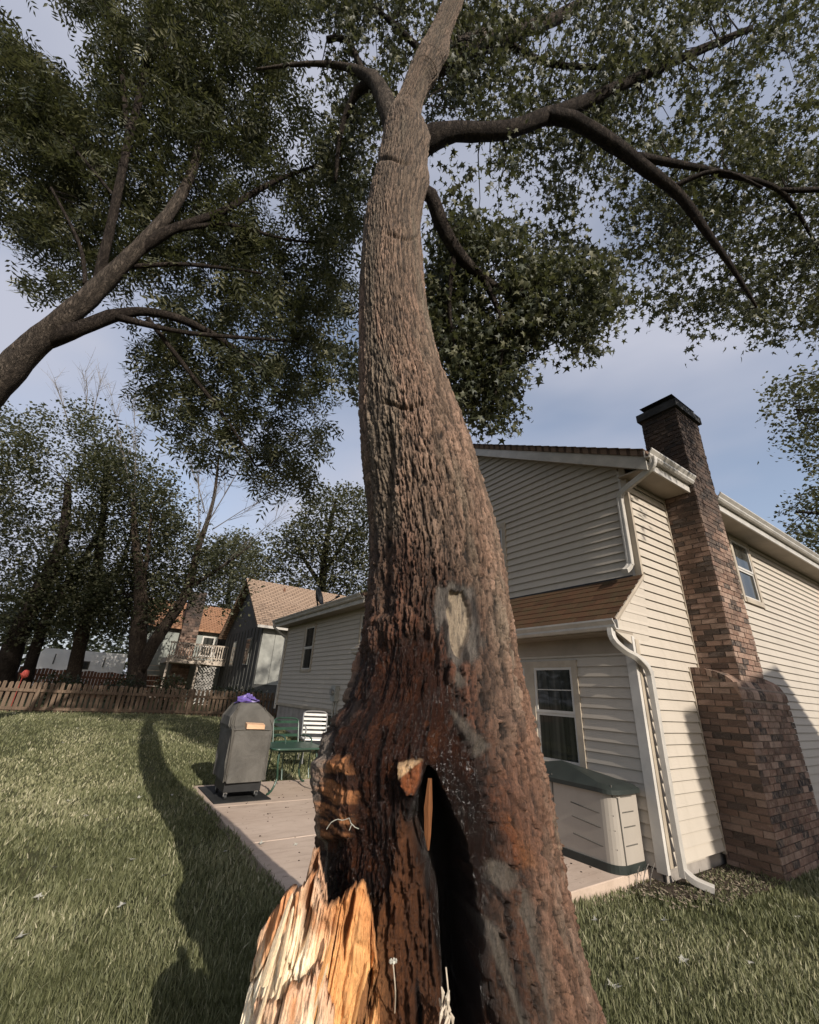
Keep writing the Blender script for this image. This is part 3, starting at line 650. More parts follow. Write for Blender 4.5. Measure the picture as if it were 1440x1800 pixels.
MB().tube([(x0+.052, y0+.03, PZ+.77), (x0+.052, y0+.03, PZ+.66), (x0+.10, y0+.003, PZ+.655), (x0+.115, y0+.001, PZ+.07)], .008, 6).build('door_seam', M['groove'], BX)
MB().tube([(x0-.001, 3.86, PZ+.77), (x0-.001, 3.86, PZ+.075)], .009, 6).build('door_seam', M['groove'], BX)
# covered grill
GR = thing('covered_grill', (2.25, 7.85, PZ), 'grill under a fitted grey fabric cover at the patio edge', 'grill')
secs = [(.24, 1.95, 2.55, 7.46, 8.15), (.5, 1.935, 2.545, 7.45, 8.16), (.86, 1.925, 2.54, 7.44, 8.17), (.93, 1.92, 2.545, 7.45, 8.18), (.98, 1.90, 2.56, 7.52, 8.19), (1.10, 1.91, 2.55, 7.56, 8.16), (1.22, 1.98, 2.42, 7.62, 8.08), (1.29, 2.02, 2.33, 7.68, 8.02), (1.31, 2.08, 2.27, 7.74, 7.96)]
v = []; f = []; n = 64
for k, (z, a, b_, c, d) in enumerate(secs):
    for i in range(n):
        t = i/n*2*math.pi; cx, sy = math.cos(t), math.sin(t); e = .09
        X_ = math.copysign(abs(cx)**e, cx); Y_ = math.copysign(abs(sy)**e, sy); wr = .011*math.sin(7*t+z*5)+.009*math.sin(13*t-z*9)+.008*math.sin(23*t+z*14)
        v.append(((a+b_)/2+X_*((b_-a)/2+wr), (c+d)/2+Y_*((d-c)/2+wr), PZ+z+(.012*math.sin(5*t) if k == 0 else 0)))
for k in range(len(secs)-1): f += [(k*n+i, k*n+(i+1) % n, (k+1)*n+(i+1) % n, (k+1)*n+i) for i in range(n)]
f.append(tuple(range((len(secs)-1)*n, len(secs)*n)))
cover = ob('cover', v, f, M['fabric'], GR, False)
for pts in ([(1.955, 7.445, .26), (1.935, 7.435, .9), (1.92, 7.50, 1.0), (2.0, 7.6, 1.24)], [(2.535, 7.45, .26), (2.53, 7.435, .9), (2.545, 7.50, 1.0), (2.41, 7.61, 1.24)], [(1.95, 7.438, .925), (2.25, 7.434, .94), (2.53, 7.438, .925)]):
    P_, _ = resample([(a, b_, c+PZ) for a, b_, c in pts], 1, .05); MB().tube(P_, .006, 6).build('seam', M['groove'], cover)
MB().box(1.98, 2.52, 7.52, 8.1, PZ+.10, PZ+.30).build('cart', M['black'], GR)
for x, y in ((2.02, 7.55), (2.47, 7.55), (2.02, 8.06), (2.47, 8.06)):
    wv = MB().tube([(x-.018, y, PZ+.045), (x+.018, y, PZ+.045)], .045, 14).build('caster', M['black'], GR); MB().box(x-.025, x+.025, y-.012, y+.012, PZ+.05, PZ+.12).build('bracket', M['chrome'], wv)
tag(MB().box(1.84, 2.66, 7.36, 8.55, PZ+.001, PZ+.012).build('grill_mat', M['mat']), 'flat black mat under the covered grill', 'mat')
v = []; f = []; nn = 14
for k in range(9):
    for i in range(nn):
        t = i*2*math.pi/nn; r = .82*[.15, .17, .16, .15, .13, .11, .08, .05, .02][k]*(1+.38*math.sin(3*t+k)+.2*math.sin(5*t-k*1.7)); v.append((2.17+math.cos(t)*r*1.15, 7.82+math.sin(t)*r*.8, PZ+1.30+k*.016+.018*math.sin(4*t+k*2)))
for k in range(8): f += [(k*nn+i, k*nn+(i+1) % nn, (k+1)*nn+(i+1) % nn, (k+1)*nn+i) for i in range(nn)]
f += [tuple(range(nn))[::-1], tuple(range(8*nn, 9*nn))]
tag(ob('crumpled_bag', v, f, M['purple']), 'crumpled purple bag lying on top of the grill cover', 'bag')
tag(MB().hexa([(2.12, 7.40, PZ+.945), (2.40, 7.41, PZ+.94), (2.40, 7.52, PZ+.965), (2.12, 7.51, PZ+.968), (2.12, 7.40, PZ+1.01), (2.40, 7.41, PZ+1.0), (2.40, 7.52, PZ+1.02), (2.12, 7.51, PZ+1.03)]).build('wood_block', M['block_wood']), 'short wood block resting on the grill cover ledge', 'wood block')
# table and chairs
TB = thing('patio_table', (3.15, 7.95, PZ), 'green metal patio table with curved tube legs beside the grill', 'table')
def rr(a0, a1, b0, b1, r, z, n=6):
    p = []
    for cx, cy, s in ((a1-r, b1-r, 0), (a0+r, b1-r, .5*math.pi), (a0+r, b0+r, math.pi), (a1-r, b0+r, 1.5*math.pi)):
        for k in range(n+1): t = s+k*math.pi/2/n; p.append((cx+math.cos(t)*r, cy+math.sin(t)*r, z))
    return p
p = rr(2.68, 3.62, 7.62, 8.5, .1, PZ+.63); MB().prism(p, (0, 0, .012)).build('table_top', M['green_metal'], TB)
p = rr(2.67, 3.63, 7.61, 8.51, .1, PZ+.63); MB().tube(p+[p[0], p[1]], .017, 8).build('rim', M['green_metal'], TB)
for sx, sy in ((0, 0), (1, 0), (0, 1), (1, 1)):
    x = 2.78+.74*sx; y = 7.72+.68*sy; ox = (-1, 1)[sx]; oy = (-1, 1)[sy]
    P_, _ = resample([(x+.05*-ox, y-.05*oy, PZ+.63), (x-.03*ox, y, PZ+.42), (x-.06*ox, y-.02*oy, PZ+.2), (x+.02*ox, y+.03*oy, PZ+.05), (x+.1*ox, y+.08*oy, PZ+.016)], 1, .04); MB().tube(P_, .017, 8).build('leg', M['green_metal'], TB)
def chair(name, loc, rz, mat, slat, label, nsl):
    c = thing(name, (0, 0, 0), label, 'chair')
    w2, d2, sz, bz = .26, .25, .42, .92
    for s in (-1, 1):
        P_, _ = resample([(s*w2, -d2-.05, 0), (s*w2, -d2, .2), (s*w2, -d2, sz), (s*w2, -d2+.02, .62), (s*w2, 0, .66), (s*w2, d2-.05, .64)], 1, .05); MB().tube(P_, .014, 8).build('leg', M[mat], c)
        MB().tube([(s*w2, d2+.1, 0), (s*w2, d2+.02, sz-.02)], .014, 8).build('leg', M[mat], c)
    P_, _ = resample([(-w2, d2, sz), (-w2, d2+.08, .70), (-w2, d2+.12, bz-.08), (-w2+.06, d2+.14, bz), (w2-.06, d2+.14, bz), (w2, d2+.12, bz-.08), (w2, d2+.08, .70), (w2, d2, sz)], 1, .04); MB().tube(P_, .014, 8).build('back_frame', M[mat], c)
    for k in range(nsl):
        z = sz+.10+k*(bz-sz-.16)/(nsl-1); y = d2+.03+.12*(z-sz)/(bz-sz); MB().box(-w2+.005, w2-.005, y-.007, y+.007, z-.024, z+.024).build('back_slat', M[slat], c)
    for k in range(5): y = -d2+.03+k*.11; MB().box(-w2+.004, w2-.004, y-.04, y+.04, sz-.008, sz+.008).build('seat_slat', M[slat], c)
    MB().tube([(-w2, -d2, sz), (w2, -d2, sz)], .014, 8).build('seat_rail', M[mat], c)
    c.location = loc; c.rotation_euler = (0, 0, rz); return c
chair('patio_chair', (3.36, 8.62, float(gz(0, 8.62))+.09), .1, 'green_metal', 'green_metal', 'green metal slat back chair pulled up to the green table', 4)
chair('patio_chair', (4.17, 9.42, float(gz(0, 9.4))+.16), -.25, 'chrome', 'white_slat', 'chair with white slats and grey frame behind the green chair', 5)
# ---------------------------------------------------------------- picket fence
FY = 17.3
FE = thing('picket_fence', (0, FY, .58), 'weathered wooden picket fence across the back of the lawn', 'fence')
FX0, FX1 = -12.0, 6.3
k = 0; x = FX0
pv = [(-.045, 0), (.045, 0), (.045, .86), (.025, .895), (-.025, .895), (-.045, .86)]
PM = []
for q in range(4): PM.append((lambda b: mesh('picket', b.v, b.f, M['fence']))(MB().prism([(a+random.uniform(-.004, .004), 0, c+random.uniform(-.012, .012)) for a, c in pv], (0, .018, 0))))
while x < FX1:
    o = link('picket', PM[k % 4], FE, (x, FY+random.uniform(-.006, .006), .56+float(random.uniform(-.02, .02)))); o.rotation_euler = (random.uniform(-.02, .02), random.uniform(-.025, .025), 0)
    x += .136; k += 1
for z in (.74, 1.22): 
    for s in range(9): MB().box(FX0+s*2.06, min(FX0+(s+1)*2.06-.006, FX1), FY-.05, FY-.008, z-.035, z+.045).build('rail', M['fence'], FE)
x = -1.28-2.06*5
while x < FX1:
    MB().hexa([(x-.045, FY-.15, .4), (x+.045, FY-.15, .4), (x+.045, FY-.055, .4), (x-.045, FY-.055, .4), (x-.045+.03, FY-.15, 1.42), (x+.045+.03, FY-.15, 1.42), (x+.075, FY-.055, 1.46), (x-.015, FY-.055, 1.46)]).build('post', M['fence'], FE); x += 2.06
# ---------------------------------------------------------------- dark grey neighbour house
ND = thing('neighbor_house', (9, 22, .5), 'dark grey board sided house with steep tan shingle roof', 'house')
nx, ny0, ny1, nyr, nez, nrz = 5.95, 21.0, 28.4, 24.7, 4.45, 7.25
MB().prism([(nx, ny0, .4), (nx, ny1, .4), (nx, ny1, nez), (nx, nyr, nrz-.2), (nx, ny0, nez)], (12, 0, 0)).build('wall', M['grey_wall'], ND)
for k in range(9):
    MB().box(nx+.02+k*.62, nx+.02+k*.62+.60, ny0-.03, ny0-.004, 1.75, nez-.02).build('board_panel', M['grey_panel'], ND)
for k in range(12): MB().box(nx-.03, nx-.003, ny0+.05+k*.61, ny0+.09+k*.61, .5, nez-.1).build('batten', M['grey_wall'], ND)
ov = .35
slab('roof', [(nx-.4, ny0-ov, nez-.15), (18.3, ny0-ov, nez-.15), (18.3, nyr, nrz), (nx-.4, nyr, nrz)], .1, M['roof_tan'], ND)
slab('roof', [(nx-.4, nyr+.004, nrz), (18.3, nyr+.004, nrz), (18.3, ny1+ov, nez-.15), (nx-.4, ny1+ov, nez-.15)], .1, M['roof_tan'], ND)
MB().box(nx-.4, 18.3, ny0-ov-.1, ny0-ov, nez-.27, nez-.15).build('gutter', M['gutter'], ND)
for x in (7.6, 9.7, 11.8): MB().tube([(x, nyr-.7, nrz-.75), (x, nyr-.7, nrz-.35)], .06).build('vent_pipe', M['redwood'], ND)
for y in (22.6, 25.4): wv = MB().box(nx-.04, nx+.01, y, y+.8, 2.6, 3.9).build('window', M['grey_panel'], ND); MB().box(nx-.05, nx-.01, y+.07, y+.73, 2.67, 3.83).build('pane', M['glass'], wv)
# ---------------------------------------------------------------- far house with deck
FH = thing('far_house', (4, 30, .5), 'far sage house with rust roof, raised deck and brick chimney', 'house')
MB().box(1.8, 9, 30.2, 36, .4, 4.75).build('wall', M['sage_wall'], FH)
slab('roof', [(1.5, 29.8, 4.75), (9.2, 29.8, 4.75), (9.2, 33, 6.7), (1.5, 33, 6.7)], .12, M['roof_rust'], FH)
slab('roof', [(1.5, 33.01, 6.7), (9.2, 33.01, 6.7), (9.2, 36.3, 4.75), (1.5, 36.3, 4.75)], .12, M['roof_rust'], FH)
fc = MB(); cx0, cx1, cy0, cy1 = 3.55, 4.45, 29.4, 30.2
fch = MB().box(cx0, cx1, cy0, cy1, .5, 6.9).build('chimney', M['brick'], FH)
for k in range(40):
    for i in range(3): fc.box(cx0-.01+i*.31, cx0+.29+i*.31, cy0-.02, cy0-.002, .5+k*.16, .5+k*.16+.14)
fc.build('brick_courses', M['brick'], fch)
for x in (4.9, 5.75): wv = MB().box(x, x+.75, 30.12, 30.2, 3.2, 4.4).build('window', M['trim_white'], FH); MB().box(x+.08, x+.67, 30.10, 30.15, 3.28, 3.76).build('pane', M['glass'], wv); MB().box(x+.08, x+.67, 30.10, 30.15, 3.84, 4.32).build('pane', M['glass'], wv)
DK = thing('deck', (4.4, 28, .5), None, None); DK.parent = FH; DK.location = tuple(np.array([4.4, 28, .5])-wo(FH))
MB().box(2.9, 6.2, 27.2, 30.0, 2.62, 2.86).build('deck_floor', M['deck_wood'], DK)
for x in (2.95, 4.45, 6.08): MB().box(x, x+.1, 27.22, 27.32, .4, 2.62).build('post', M['deck_wood'], DK)
MB().box(2.9, 6.2, 27.2, 27.29, 3.62, 3.70).box(2.9, 6.2, 27.21, 27.28, 2.93, 3.0).build('rail', M['deck_wood'], DK)
for k in range(26): x = 2.93+k*.128; MB().box(x, x+.055, 27.18, 27.21, 2.84, 3.64).build('baluster', M['deck_wood'], DK)
lat = MB()
for k in range(-9, 15):
    for s in (1, -1):
        a = 4.6+k*.16 if s == 1 else 4.6+k*.16+0
        z0, z1 = .5, 2.55
        xa, xb = (a, a+(z1-z0)) if s == 1 else (a+(z1-z0)*.0+2.05, a)
        def clip(xa, za, xb, zb, lo, hi):
            r = []
            for t in np.linspace(0, 1, 60):
                x = xa+(xb-xa)*t
                if lo <= x <= hi: r.append((x, za+(zb-za)*t))
            return (r[0], r[-1]) if len(r) > 2 else None
        c = clip(xa, z0, xb, z1, 4.55, 5.5)
        if c:
            (x_, z_), (x2_, z2_) = c; lat.hexa([(x_, 27.3, z_), (x_+.05, 27.3, z_), (x_+.05, 27.31+.006*s, z_), (x_, 27.31+.006*s, z_), (x2_, 27.3, z2_), (x2_+.05, 27.3, z2_), (x2_+.05, 27.31+.006*s, z2_), (x2_, 27.31+.006*s, z2_)])
lat.build('lattice', M['trim_white'], DK)
for k in range(8): MB().box(2.0, 2.85, 27.0-.0+k*.24, 27.22+k*.24, .6+k*.26, .64+k*.26).build('stair_tread', M['deck_wood'], DK)
# ---------------------------------------------------------------- white trailer and back fence beyond
TR = thing('travel_trailer', (-1, 36, .6), 'long white travel trailer parked beyond the trees', 'trailer')
MB().prism([(-3.3, 35.5, 1.0), (1.4, 35.5, 1.0), (1.4, 35.5, 3.2), (-3.0, 35.5, 3.2), (-3.3, 35.5, 2.6)], (0, 2.4, 0)).build('body', M['trailer'], TR)
for x in (-2.4, .2): MB().box(x, x+.06, 35.46, 35.5, 2.3, 2.9).build('side_bar', M['groove'], TR)
wv = MB().box(-1.4, -.5, 35.47, 35.5, 2.1, 2.6).build('window', M['groove'], TR); MB().box(-1.35, -.55, 35.46, 35.49, 2.15, 2.55).build('pane', M['glass'], wv)
for x in (-1.6, -.6): wv = MB().tube([(x, 35.4, .95), (x, 35.65, .95)], .36, 18).build('wheel', M['black'], TR); MB().tube([(x, 35.38, .95), (x, 35.5, .95)], .16, 14).build('rim', M['chrome'], wv)
BFN = thing('back_fence', (-2, 29, .6), 'low red brown board fence in the shade beyond the trees', 'fence')
for k in range(90): x = -10+k*.15; MB().box(x, x+.13, 30, 30.02, .5, 1.95+.03*math.sin(k)).build('board', M['redwood'], BFN)
MB().box(-10, 3.4, 30.03, 30.08, .8, .9).box(-10, 3.4, 30.03, 30.08, 1.6, 1.7).build('rail', M['redwood'], BFN)
tag(MB().tube(resample([(-1.97, 19.4, 1.55), (-1.93, 19.4, 1.60), (-1.93, 19.4, 1.70), (-1.97, 19.4, 1.74)], [.05, .12, .12, .04], .02)[0], resample([(-1.97, 19.4, 1.55), (-1.93, 19.4, 1.60), (-1.93, 19.4, 1.70), (-1.97, 19.4, 1.74)], [.05, .12, .12, .04], .02)[1], 14).tube([(-1.95, 19.4, 1.58), (-1.95, 19.4, .5)], .012).build('garden_lantern', M['red']), 'small red garden lantern on a stake behind the fence', 'lantern')
# ---------------------------------------------------------------- unseen house behind the viewer, roof shaped to shade the chimney foot
NB = thing('unseen_rear_house', (9.5, -12, 0), 'unseen house behind the viewer, lopsided roof shaped to cast its shadow', 'house')
MB().prism([(5.9, -9, -.2), (12.3, -9, -.2), (12.3, -9, 5.9), (9.54, -9, 8.36), (5.9, -9, 7.52)], (0, -8, 0)).build('wall', M['siding'], NB)
for x_, z_ in ((5.80, 7.64), (12.5, 5.81)): MB().hexa([(9.54, -8.9, 8.37), (x_, -8.9, z_-.11), (x_, -17.2, z_-.11), (9.54, -17.2, 8.37), (9.54, -8.9, 8.48), (x_, -8.9, z_), (x_, -17.2, z_), (9.54, -17.2, 8.48)]).build('roof', M['roof_tan'], NB)
for x in (7.2, 10.6): wv = MB().box(x, x+1, -9.05, -8.97, 1.2, 2.6).build('window', M['trim_white'], NB); MB().box(x+.08, x+.92, -8.99, -8.95, 1.28, 2.52).build('pane', M['glass'], wv)
# ---------------------------------------------------------------- the split maple
KS = .90                                          # the whole tree's distance scale
TD = 2.45*KS
rows = [(-60, 806, 832), (0, 783, 813), (60, 757, 790), (100, 734, 780), (130, 720, 768), (150, 712, 752), (175, 702, 743), (200, 689, 738), (215, 680, 740), (235, 675, 750), (260, 671, 752), (290, 665, 748), (315, 659, 748), (350, 650, 744), (400, 641, 738), (450, 637, 742), (500, 633, 745), (560, 632, 752), (600, 632, 762), (650, 632, 775), (700, 633, 795), (750, 634, 815), (800, 637, 832), (850, 642, 845), (900, 648, 860), (950, 652, 872), (1000, 652, 882), (1050, 650, 889), (1100, 645, 896), (1140, 634, 901), (1170, 622, 906), (1200, 613, 912), (1250, 598, 922), (1285, 572, 929), (1310, 558, 934), (1350, 553, 942), (1400, 552, 952), (1500, 553, 972), (1560, 548, 984), (1600, 543, 993), (1700, 532, 1019), (1800, 520, 1048)]
zz_, sc_, rr_ = [], [], []
for y, l, r in rows:
    q = []
    for x in (l, r):
        d = ray(x, y); p = CAM+d*(TD/(d@HD)); q.append((p@LT, p[2]))
    z = (q[0][1]+q[1][1])/2; c = (q[0][0]+q[1][0])/2; wd = (q[1][0]-q[0][0])/2
    zz_.append(z); sc_.append(c); rr_.append(TD*math.sin(math.atan(wd/TD)))
zz_ += [.2, -.15]; sc_ += [sc_[-1]+.012, sc_[-1]+.02]; rr_ += [rr_[-1]*1.10, rr_[-1]*1.28]
o_ = np.argsort(zz_); TZ, TC, TRR = np.array(zz_)[o_], np.array(sc_)[o_], np.array(rr_)[o_]
def smooth_interp(z): return np.interp(z, TZ, TC), np.interp(z, TZ, TRR)
NV, NF, NBK = 800, 330, 40
# rows spaced evenly in the picture of the trunk's height, so that near bark gets finer cells
el = np.linspace(math.atan2(-.15-1.65, TD-.4), math.atan2(10.9-1.65, TD-.4), NV); Zr = 1.65+np.tan(el)*(TD-.4); Zr = np.sort(np.r_[Zr, np.linspace(4.2, 10.85, 260)+.0037]); NV = len(Zr)
ker = np.exp(-np.linspace(-2, 2, 9)**2); ker /= ker.sum()
cz, rz_ = smooth_interp(Zr)
cz = np.convolve(np.pad(cz, 4, 'edge'), ker, 'valid'); rz_ = np.convolve(np.pad(rz_, 4, 'edge'), ker, 'valid')
PHm = 1.95
phi = np.r_[np.linspace(-PHm, PHm, NF), np.linspace(PHm, 2*math.pi-PHm, NBK+2)[1:-1]]
PHI, ZZ = np.meshgrid(phi, Zr); R0 = rz_[:, None]*np.ones_like(PHI); C0 = cz[:, None]*np.ones_like(PHI)
lob = 1+sst(1.6, .0, ZZ)*.06*np.cos(3*PHI+.5)
R0 = R0*lob
def surf(R):
    R = R-.016*np.clip(R/.3, .4, 1)
    return (TD*HD)[None, None]+C0[..., None]*LT+(-R*np.cos(PHI))[..., None]*HD+(R*np.sin(PHI))[..., None]*LT+np.stack([0*ZZ, 0*ZZ, ZZ], -1)
B0 = surf(R0); px, py, _w = project(B0.reshape(-1, 3)); px = px.reshape(PHI.shape); py = py.reshape(PHI.shape)
front = (np.abs(np.where(PHI > math.pi, PHI-2*math.pi, PHI)) < 1.75)
U = np.where(PHI > math.pi, PHI-2*math.pi, PHI)*.40
n1 = fbm(U*9, ZZ*3, 1); n2 = fbm(U*30+5, ZZ*9, 2); n3 = fbm(U*70, ZZ*22, 3)
rag = (n2-.5)*26+(n1-.5)*30
def mask(poly, soft=5, amp=1.): return sst(soft, -soft, sdpoly(px, py, poly)+rag*amp)*front
# bark plates: warped, upright flakes with open furrows
wx = U+.030*(fbm(U*6, ZZ*2.2, 11)-.5)+.020*(fbm(U*34, ZZ*10, 12)-.5); wz = ZZ+.14*(fbm(U*8, ZZ*3, 13)-.5)+.04*(fbm(U*40, ZZ*20, 14)-.5)
F1, F2, cid = worley(wx*30, wz*4.2, 21); G1, G2, cid2 = worley(wx*66+3, wz*12, 31); K1, K2, cid3 = worley(wx*120+3, wz*26, 33)
pl = sst(.08, .20, F2-F1+.16*(n3-.5)); pl2 = sst(.06, .16, G2-G1+.12*(n3-.5)); pl3 = sst(.05, .2, K2-K1)
ridge = 1-np.abs(2*fbm(wx*60, wz*2.6, 41, 4, .62)-1); ridge2 = 1-np.abs(2*fbm(wx*130, wz*8, 42, 3, .6)-1)
saw = (wz*12+cid2*3+.25*np.sin(wx*160)) % 1.0
bark = .012*pl*(.3+.9*cid)+.011*pl2*(.15+1.0*cid2)+.006*pl3*cid3+.024*(ridge-.5)+.012*(ridge2-.5)+.010*(n3-.5)+.014*(n1-.5)+.007*saw*pl2
ridgeL = 1-np.abs(2*fbm(wx*34+.5, wz*1.2, 44, 4, .58)-1); lowz = sst(2.6, 1.2, ZZ); bark = bark+.034*lowz*(ridgeL-.6)
tq = bark/.0065+.35*(n2-.5); fl = np.floor(tq); bark = .35*bark+.65*.0065*(fl+sst(.55, .95, tq-fl))
def blur(h, kx, kz):
    for ax, k_ in ((1, kx), (0, kz)):
        p_ = np.pad(h, [(k_, k_) if q == ax else (0, 0) for q in (0, 1)], 'edge'); c_ = np.cumsum(np.insert(p_, 0, 0, ax), ax)
        h = (np.take(c_, range(2*k_+1, c_.shape[ax]), ax)-np.take(c_, range(0, c_.shape[ax]-2*k_-1), ax))/(2*k_+1)
    return h
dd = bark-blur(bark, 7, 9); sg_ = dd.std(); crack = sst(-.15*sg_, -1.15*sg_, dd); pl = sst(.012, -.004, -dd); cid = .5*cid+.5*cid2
bark *= np.clip(R0/.42, .5, 1.3)
# the open wound and what it shows
WOUND = [(622, 1160), (650, 1140), (690, 1125), (740, 1118), (766, 1140), (785, 1180), (800, 1230), (818, 1290), (845, 1350), (872, 1420), (880, 1480), (868, 1540), (850, 1600), (850, 1700), (880, 1810), (880, 1900), (480, 1900), (530, 1560), (535, 1300), (590, 1250)]
wound = mask(WOUND, 16, 1.3); woundD = np.maximum(mask(WOUND, 42, .8)*sst(1330, 1180, py), mask(WOUND, 14, 1.1)*sst(1180, 1330, py))
stain = mask([(600, 1180), (640, 1060), (652, 960), (700, 930), (760, 980), (800, 1010), (845, 1150), (860, 1260), (890, 1360), (925, 1440), (930, 1560), (960, 1900), (480, 1900), (540, 1300)], 46, 2.2)
HOLE = [(755, 1350), (768, 1366), (790, 1412), (816, 1480), (834, 1560), (842, 1660), (848, 1900), (788, 1900), (778, 1720), (766, 1610), (742, 1520), (716, 1458), (722, 1412), (742, 1374)]
hole = mask(HOLE, 6, .75)
fib = 1-np.abs(2*fbm(wx*55+.4*ZZ, wz*3.2, 51, 3)-1); fib2 = fbm(wx*110, wz*7, 52, 3); sm = fbm(U*14, ZZ*6, 53, 4)
vein = sst(.60, .75, fbm(U*22, ZZ*20, 54, 3))
woundd = -.045-.03*(sm-.5)*2+.020*(fib-.5)+.016*(fib2-.5)+.014*(n3-.5)+.008*(pl3-.5)
# horizontally laminated sapwood at the left rim
LAM = [(556, 1335), (605, 1330), (622, 1380), (618, 1440), (600, 1470), (556, 1480)]
lam = mask(LAM, 8, .5)*wound; woundd = woundd+lam*(.03+.010*(fbm(U*6, ZZ*60, 57, 3)-.5))
# ridge between the hole and the rim, orange-brown
RID = [(700, 1430), (722, 1470), (742, 1530), (762, 1610), (775, 1720), (790, 1900), (650, 1900), (655, 1620), (690, 1540)]
rid = mask(RID, 9, .5)*wound; woundd = woundd+rid*(.010+.02*(fib-.5)+.016*(n3-.5)+.02*(sm-.5))
# overhanging chip above the hole
CHIP = [(697, 1345), (742, 1338), (738, 1380), (728, 1405), (712, 1400), (700, 1370)]
chip = mask(CHIP, 3, .45); woundd = woundd+chip*.05
CHIPF = [(697, 1342), (742, 1337), (722, 1352), (702, 1372)]; chipf = mask(CHIPF, 2, .35)
disp = bark*(1-.75*wound)*(1-.3*woundD)+woundd*woundD
disp = disp-hole*(.30+.06*(sm-.5))*np.clip(R0/.5, .5, 1)
# old pruning scar with a callus ring, smooth grey patches, broken bark plates
SCAR = [(793, 1042), (812, 1040), (824, 1065), (824, 1095), (815, 1130), (806, 1156), (798, 1150), (792, 1110), (788, 1075)]
RING = [(776, 1040), (800, 1026), (825, 1036), (842, 1080), (842, 1130), (836, 1152), (812, 1172), (790, 1165), (778, 1120), (772, 1070)]
scar = mask(SCAR, 3, .45); ring = mask(RING, 5, .7)*(1-scar)
disp = disp*(1-.75*scar)*(1-.6*ring)-.022*scar+.010*ring*(n2)+.010*scar*(n2-.5)
GP = [[(862, 1522), (880, 1512), (898, 1530), (898, 1556), (880, 1560), (864, 1548)], [(902, 1555), (914, 1552), (928, 1605), (932, 1650), (945, 1720), (965, 1830), (952, 1830), (935, 1720), (915, 1650), (902, 1600)], [(858, 1622), (868, 1630), (884, 1685), (905, 1740), (926, 1830), (914, 1830), (888, 1740), (862, 1670)], [(790, 1245), (815, 1262), (850, 1310), (838, 1330), (822, 1300), (800, 1270)], [(800, 1180), (812, 1185), (818, 1205), (806, 1210), (798, 1195)]]
grey = np.zeros_like(px)
for g in GP: grey = np.maximum(grey, mask(g, 4, .42))
disp = disp*(1-.5*grey)+grey*.006
PLT = [[(865, 1265), (878, 1245), (900, 1250), (905, 1290), (893, 1325), (880, 1310)], [(858, 1360), (880, 1368), (900, 1395), (908, 1420), (895, 1418), (880, 1395)]]
for g in PLT: disp = disp+.018*mask(g, 2, .2)
ORG = [(850, 1420), (885, 1425), (915, 1470), (925, 1520), (895, 1520), (868, 1490)]; org = mask(ORG, 8, .6)*(1-wound)
CRE = [(688, 770), (697, 800), (692, 900), (696, 1000), (688, 1080), (676, 1080), (682, 1000), (680, 900), (684, 800)]
cre = mask(CRE, 9, .25); disp = disp-.035*cre
for yy, xa, xb in ((418, 680, 730), (285, 668, 720), (716, 676, 745)):           # healed branch creases across the stem
    c_ = np.exp(-((py-yy-5*np.sin(px*.09))/3.2)**2)*sst(xa-8, xa+8, px)*sst(xb+8, xb-8, px)*front; disp = disp-.028*c_
BUR = np.exp(-(((px-750)/13)**2+((py-318)/26)**2))*front; disp = disp+.04*BUR
KNB = np.exp(-(((px-790)/16)**2+((py-98)/20)**2))*front; disp = disp+.05*KNB
FLR = np.exp(-(((px-758)/16)**2+((py-240)/22)**2))*front; disp = disp+.035*FLR
LIP = [(548, 1285), (576, 1278), (575, 1330), (566, 1420), (566, 1560), (540, 1560), (540, 1300)]
lip = mask(LIP, 5, .3); disp = disp+.03*lip
TV = surf(R0+disp).reshape(-1, 3)
# albedo of bark, wet heartwood, dry wood
def C(*c): return np.array(c, float)
def lerp(a, b, t): return a+(b-a)*np.clip(t, 0, 1)[..., None]
t1 = np.clip(.5*pl+.3*cid+.35*(n1-.5)+.3*(ridge-.4), 0, 1)
col = lerp(C(.095, .068, .052), C(.30, .218, .165), t1)
pink = sst(.42, .66, fbm(U*11+9, ZZ*3.2, 61))*sst(.3, .8, pl)
col = lerp(col, C(.43, .29, .22), pink*.6)
col = lerp(col, C(.21, .185, .145), sst(.52, .7, fbm(U*6, ZZ*1.5+8, 62))*.7)
col = lerp(col, C(.165, .135, .106), sst(3.4, 5.6, ZZ)*.7)  # upper stem darker: greyer bark with leaf shade put into the colour
col = lerp(col, C(.30, .155, .10), sst(2.9, 1.4, ZZ)*sst(.42, .62, n1)*.65)
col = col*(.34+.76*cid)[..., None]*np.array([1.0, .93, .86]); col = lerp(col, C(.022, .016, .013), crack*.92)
col = lerp(col, C(.42, .20, .085), org*.7*sst(.3, .6, n2))
col = lerp(col, col*C(.34, .20, .15), stain*(.70+.9*(n2-.4)))
wet_c = lerp(C(.012, .0055, .0035), C(.060, .021, .0095), np.clip(.9*(fib-.35)+.8*(sm-.4), 0, 1))
wet_c = lerp(wet_c, C(.17, .058, .021), vein*.35)
wet_c = lerp(wet_c, C(.23, .085, .030), rid*sst(.40, .68, fib+.5*(n1-.5))*.65)
wet_c = lerp(wet_c, C(.45, .19, .075), lam*sst(.35, .6, fbm(U*10, ZZ*70, 58, 3))*.95)
lowor = sst(1560, 1720, py)*sst(700, 640, px)*wound; wet_c = lerp(wet_c, C(.50, .23, .085), lowor*.8)
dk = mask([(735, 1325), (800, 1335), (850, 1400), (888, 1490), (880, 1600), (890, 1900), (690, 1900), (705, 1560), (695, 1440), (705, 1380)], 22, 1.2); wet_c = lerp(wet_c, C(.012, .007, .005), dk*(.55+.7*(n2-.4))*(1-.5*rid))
wet_c = wet_c*(1-.32*(1-lam))[..., None]
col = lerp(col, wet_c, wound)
col = lerp(col, C(.62, .40, .22), chipf); col = lerp(col, C(.30, .10, .04), (chip-chipf)*.8)
